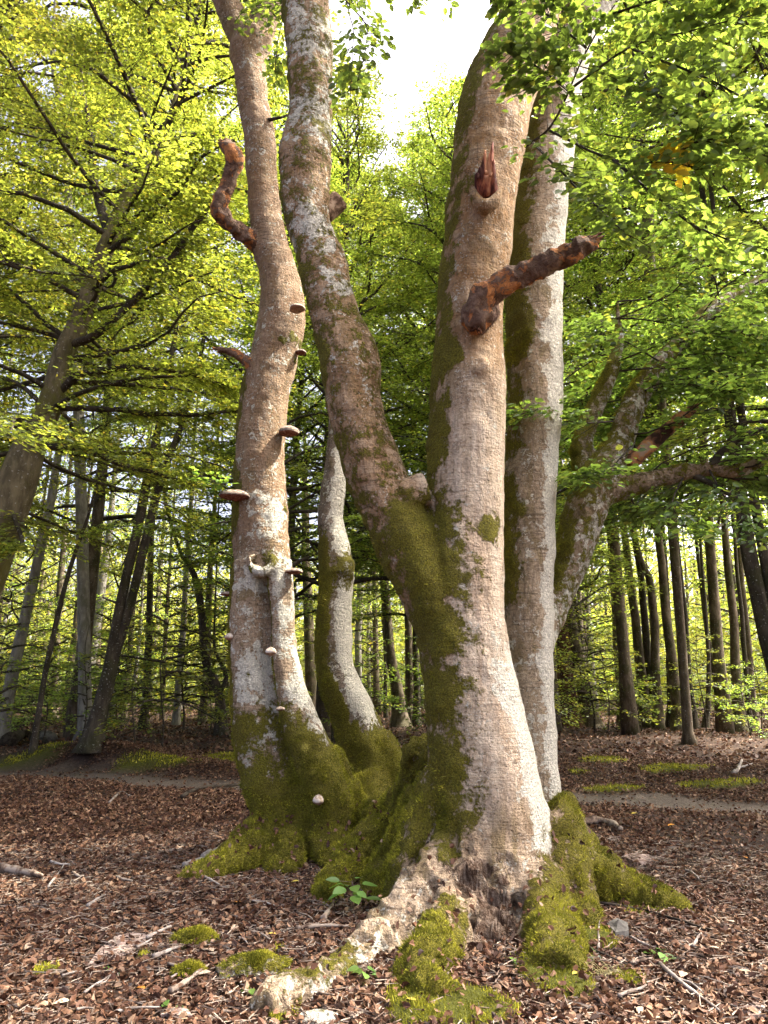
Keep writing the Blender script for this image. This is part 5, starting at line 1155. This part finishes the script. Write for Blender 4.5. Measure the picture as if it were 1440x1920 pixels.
# root knobs and stones standing out of the litter
def knob(label, u, v, w_px, h_rel, mat, name, cat, moss=0.6, lich=0.4, elong=(1, 0.6, 0.55), rz=0.0, fz=6000):
    g = gp(u, v); t = np.linalg.norm(g - np.array((0, 0, CAMZ))); r = w_px / 2 / FPX * t
    nu, nv = 28, 14; V = []
    for i in range(nv + 1):
        th = math.pi * i / nv
        for j in range(nu):
            ph = 2 * math.pi * j / nu; V.append((math.sin(th) * math.cos(ph), math.sin(th) * math.sin(ph), math.cos(th)))
    V = np.array(V); k = 1 + 0.22 * fbm(V, 1.6, 3, u) + 0.08 * fbm(V, 5, 2, v); V = V * k[:, None] * r * np.array(elong)
    c, s = math.cos(rz), math.sin(rz); V = V @ np.array(((c, s, 0), (-s, c, 0), (0, 0, 1)))
    i = np.arange(nv)[:, None] * nu; j = np.arange(nu)[None]; j2 = (j + 1) % nu
    Q = np.stack([i + j, i + nu + j, i + nu + j2, i + j2], -1).reshape(-1, 4)
    N = unit(V); n2 = fbm(V, 7, 3, u)
    A = {'moss': np.clip(moss + 0.5 * N[:, 2] - 0.2 + 0.6 * n2, 0, 1), 'lichen': np.clip(lich + 0.3 * n2, 0, 1), 'red': 0 * n2, 'wood': 0 * n2, 'pale': 0 * n2}
    root = thing(name, label, cat, g + np.array((0, 0, r * elong[2] * h_rel)))
    add('body', mesh_np(name, V, Q, A), M[mat], root)
    if fz: add('moss', fuzz(V, Q, N, A['moss'] ** 3 + 1e-6, fz, 0.01, 0.03, np.random.RandomState(int(u)), np.zeros(3)), M['moss_fuzz'], root, 'stuff')
knob('mossy root knob with white lichen beside the silver root end', 478, 1830, 120, 0.25, 'bark_main', 'root_knob', 'root', 0.55, 0.6, (1, 0.4, 0.42), 0.35)
knob('moss cushion on a buried root in the open litter', 365, 1768, 70, 0.2, 'bark_main', 'moss_cushion', 'moss', 1.0, 0, (1, 0.6, 0.5), 0.2, 5000)
knob('small moss cushion beside the crossed sticks', 352, 1832, 52, 0.2, 'bark_main', 'moss_cushion', 'moss', 0.9, 0.1, (1, 0.6, 0.6), 0.1, 4000)
knob('mossy stone end at the tip of the long left hand root'.replace(' left hand', ''), 612, 1690, 46, 0.4, 'bark_main', 'mossy_stone', 'stone', 1.0, 0, (1, 0.8, 1.0), 0, 4000)
knob('brown rounded root end among the mossy roots', 700, 1612, 40, 0.5, 'bark_rear', 'root_knob', 'root', 0.1, 0.1, (1, 0.8, 0.8), 0, 0)
knob('pale grey root end at the foot of the silver root', 600, 1916, 70, 0.1, 'bark_main', 'root_knob', 'root', 0.0, 0.7, (1, 0.6, 0.4), 0, 0)
def boulder(label, u, v, w_px, el):
    g = gp(u, v); t = np.linalg.norm(g - np.array((0, 0, CAMZ))); r = w_px / 2 / FPX * t; nu, nv = 22, 12; V = []
    for i in range(nv + 1):
        th = math.pi * i / nv
        for j in range(nu): ph = 2 * math.pi * j / nu; V.append((math.sin(th) * math.cos(ph), math.sin(th) * math.sin(ph), math.cos(th)))
    V = np.array(V); V = V * (1 + 0.25 * fbm(V, 1.3, 3, u))[:, None] * r * np.array(el); i = np.arange(nv)[:, None] * nu; j = np.arange(nu)[None]; j2 = (j + 1) % nu
    o = add('boulder', mesh_np('boulder', V, np.stack([i + j, i + nu + j, i + nu + j2, i + j2], -1).reshape(-1, 4)), M['stone']); o.location = g + np.array((0, 0, r * el[2] * 0.45)); tag(o, label, 'boulder')
boulder('grey boulder lying under the trees beyond the mossy bank', 82, 1392, 44, (1, 0.8, 0.6))
# seedlings with a few big leaves
def seedling(label, u, v, nleaf, h_px, leaf_px, seed, mat=LEAFB, lean=0.0, spread=1.0):
    g = gp(u, v); t = np.linalg.norm(g - np.array((0, 0, CAMZ))); H = h_px / FPX * t; S = leaf_px / FPX * t; q = random.Random(seed)
    root = thing('beech_seedling', label, 'seedling', g); tw = []
    for k in range(nleaf):
        f = 0.45 + 0.55 * k / max(1, nleaf - 1); az = k * 2.4 + q.uniform(-0.4, 0.4); rad = spread * H * q.uniform(0.15, 0.5)
        b0 = np.array((lean * H * f, 0, H * f * 0.9)); p = b0 + np.array((math.cos(az) * rad, math.sin(az) * rad, 0.05 * H)); tw.append((b0[None], p[None]))
        ax = unit(np.array((math.cos(az), math.sin(az), q.uniform(-0.35, 0.2)))); nr = unit(np.array((q.gauss(0, 0.25), -0.35 + q.gauss(0, 0.2), 1.0))); s = unit(np.cross(ax, nr)); up = np.cross(s, ax)
        o = add('leaf', mat[k % 3], None, root); z = S * q.uniform(0.75, 1.15)
        o.matrix_local = Matrix(((s[0], ax[0], up[0], p[0]), (s[1], ax[1], up[1], p[1]), (s[2], ax[2], up[2], p[2]), (0, 0, 0, 1))) @ Matrix.Diagonal((z, z, z, 1))
    C = np.array([(0, 0, -0.02), (lean * H * 0.5, 0, H * 0.5), (lean * H, 0, H * 0.95)]); tb = [tube_np(catmull(C, 4), np.linspace(0.004, 0.002, 9), 5), twigs_mesh(tw, 0.0015, 0.001)]
    V, F = join_np(tb); add('stem', mesh_np('stem', V, F), M['twig'], root)
seedling('bright green seedling with many leaves growing beside the mossy roots', 660, 1712, 13, 52, 30, 1)
seedling('small seedling sprouting at the silver root', 685, 1842, 5, 22, 26, 2)
seedling('two leaved seedling at the bottom of the dead wood foot', 955, 1806, 3, 10, 20, 3)
seedling('low seedling with few leaves on the bare soil beside the moss', 1240, 1800, 4, 14, 26, 4)
seedling('pair of green seedling leaves in the brown litter beside the bark chip', 312, 1905, 2, 12, 26, 5)
seedling('little seedling between the lichen root knob and the silver root', 470, 1870, 3, 14, 20, 6)
seedling('bluish green leafy shoot growing from the hollow at the trunk foot', 985, 1700, 10, 50, 26, 7, LEAFN)
seedling('seedling leaves on the twig over the moss root', 1108, 1800, 4, 12, 22, 8, LEAFN)
seedling('lone green seedling leaf in the open litter', 205, 1828, 2, 8, 20, 9)
# single bright fallen leaves
def fallen(label, spots, col, group):
    me = single_leaf('leaf_gold', 1); me = me.copy(); me.materials.clear(); me.materials.append(col)
    for u, v, s_px, k in spots:
        g = gp(u, v); t = np.linalg.norm(g - np.array((0, 0, CAMZ))); s = s_px / FPX * t
        o = add('fallen_leaf', me); o.location = g + np.array((0, 0, 0.035)); o.scale = (s, s, s); o.rotation_euler = (0.15 * math.sin(k), 0.15 * math.cos(k), k); tag(o, label, 'leaf', group)
M['orange_leaf'] = simple_mat('orange_leaf', [(0.3, (0.34, 0.13, 0.02)), (0.7, (0.55, 0.26, 0.05))], 20)
M['yellow_leaf'] = simple_mat('yellow_leaf', [(0.3, (0.40, 0.30, 0.05)), (0.7, (0.55, 0.45, 0.10))], 20)
M['tan_leaf'] = simple_mat('tan_leaf', [(0.3, (0.34, 0.24, 0.16)), (0.7, (0.55, 0.44, 0.34))], 20)
fallen('fresh orange leaf fallen on the forest floor', [(270, 1868, 18, 1), (1265, 1552, 14, 2), (1402, 1616, 18, 0.4), (620, 1590, 14, 2), (1095, 1560, 10, 3), (450, 1702, 14, 1)], M['orange_leaf'], 'orange leaves on the floor')
fallen('fresh yellow leaf fallen on the forest floor', [(780, 1890, 18, 1), (1195, 1530, 12, 2), (517, 1762, 14, 1.4), (497, 1625, 14, 0.3), (560, 1660, 12, 2), (1085, 1835, 14, 2.2)], M['yellow_leaf'], 'yellow leaves on the floor')
fallen('pale curled tan leaf lying on top of the litter', [(400, 1795, 22, 1), (395, 1835, 20, 2), (1380, 1740, 18, 0.7), (1285, 1835, 20, 2.5), (1350, 1790, 16, 1), (60, 1780, 18, 3), (130, 1890, 22, 2), (480, 1700, 18, 1), (1330, 1690, 14, 0.2), (1240, 1650, 14, 2), (230, 1720, 16, 1.8), (445, 1745, 18, 2.8), (1410, 1835, 18, 1.2)], M['tan_leaf'], 'pale tan leaves on the litter')
# tuft of dry grass
g = gp(1130, 1835); tb = []
q = random.Random(4)
for k in range(46):
    a = q.uniform(0, 6.28); L = q.uniform(0.05, 0.15); e = q.uniform(0.2, 1.2); d = np.array((math.cos(a) * math.cos(e), math.sin(a) * math.cos(e), math.sin(e)))
    p0 = np.array((q.gauss(0, 0.03), q.gauss(0, 0.03), 0)); s = np.linspace(0, 1, 5)[:, None]
    tb.append(tube_np(p0 + s * L * d - np.array((0, 0, 0.5)) * L * s ** 2, np.linspace(0.0022, 0.0006, 5), 3, False))
V, F = join_np(tb); M['straw'] = simple_mat('dry_grass', [(0.3, (0.25, 0.22, 0.09)), (0.7, (0.45, 0.40, 0.22))], 20)
o = add('grass_tuft', mesh_np('grass_tuft', V, F), M['straw']); o.location = g + np.array((0, 0, 0.03)); tag(o, 'pale dry grass tuft growing in the moss beside the dark twig', 'grass')
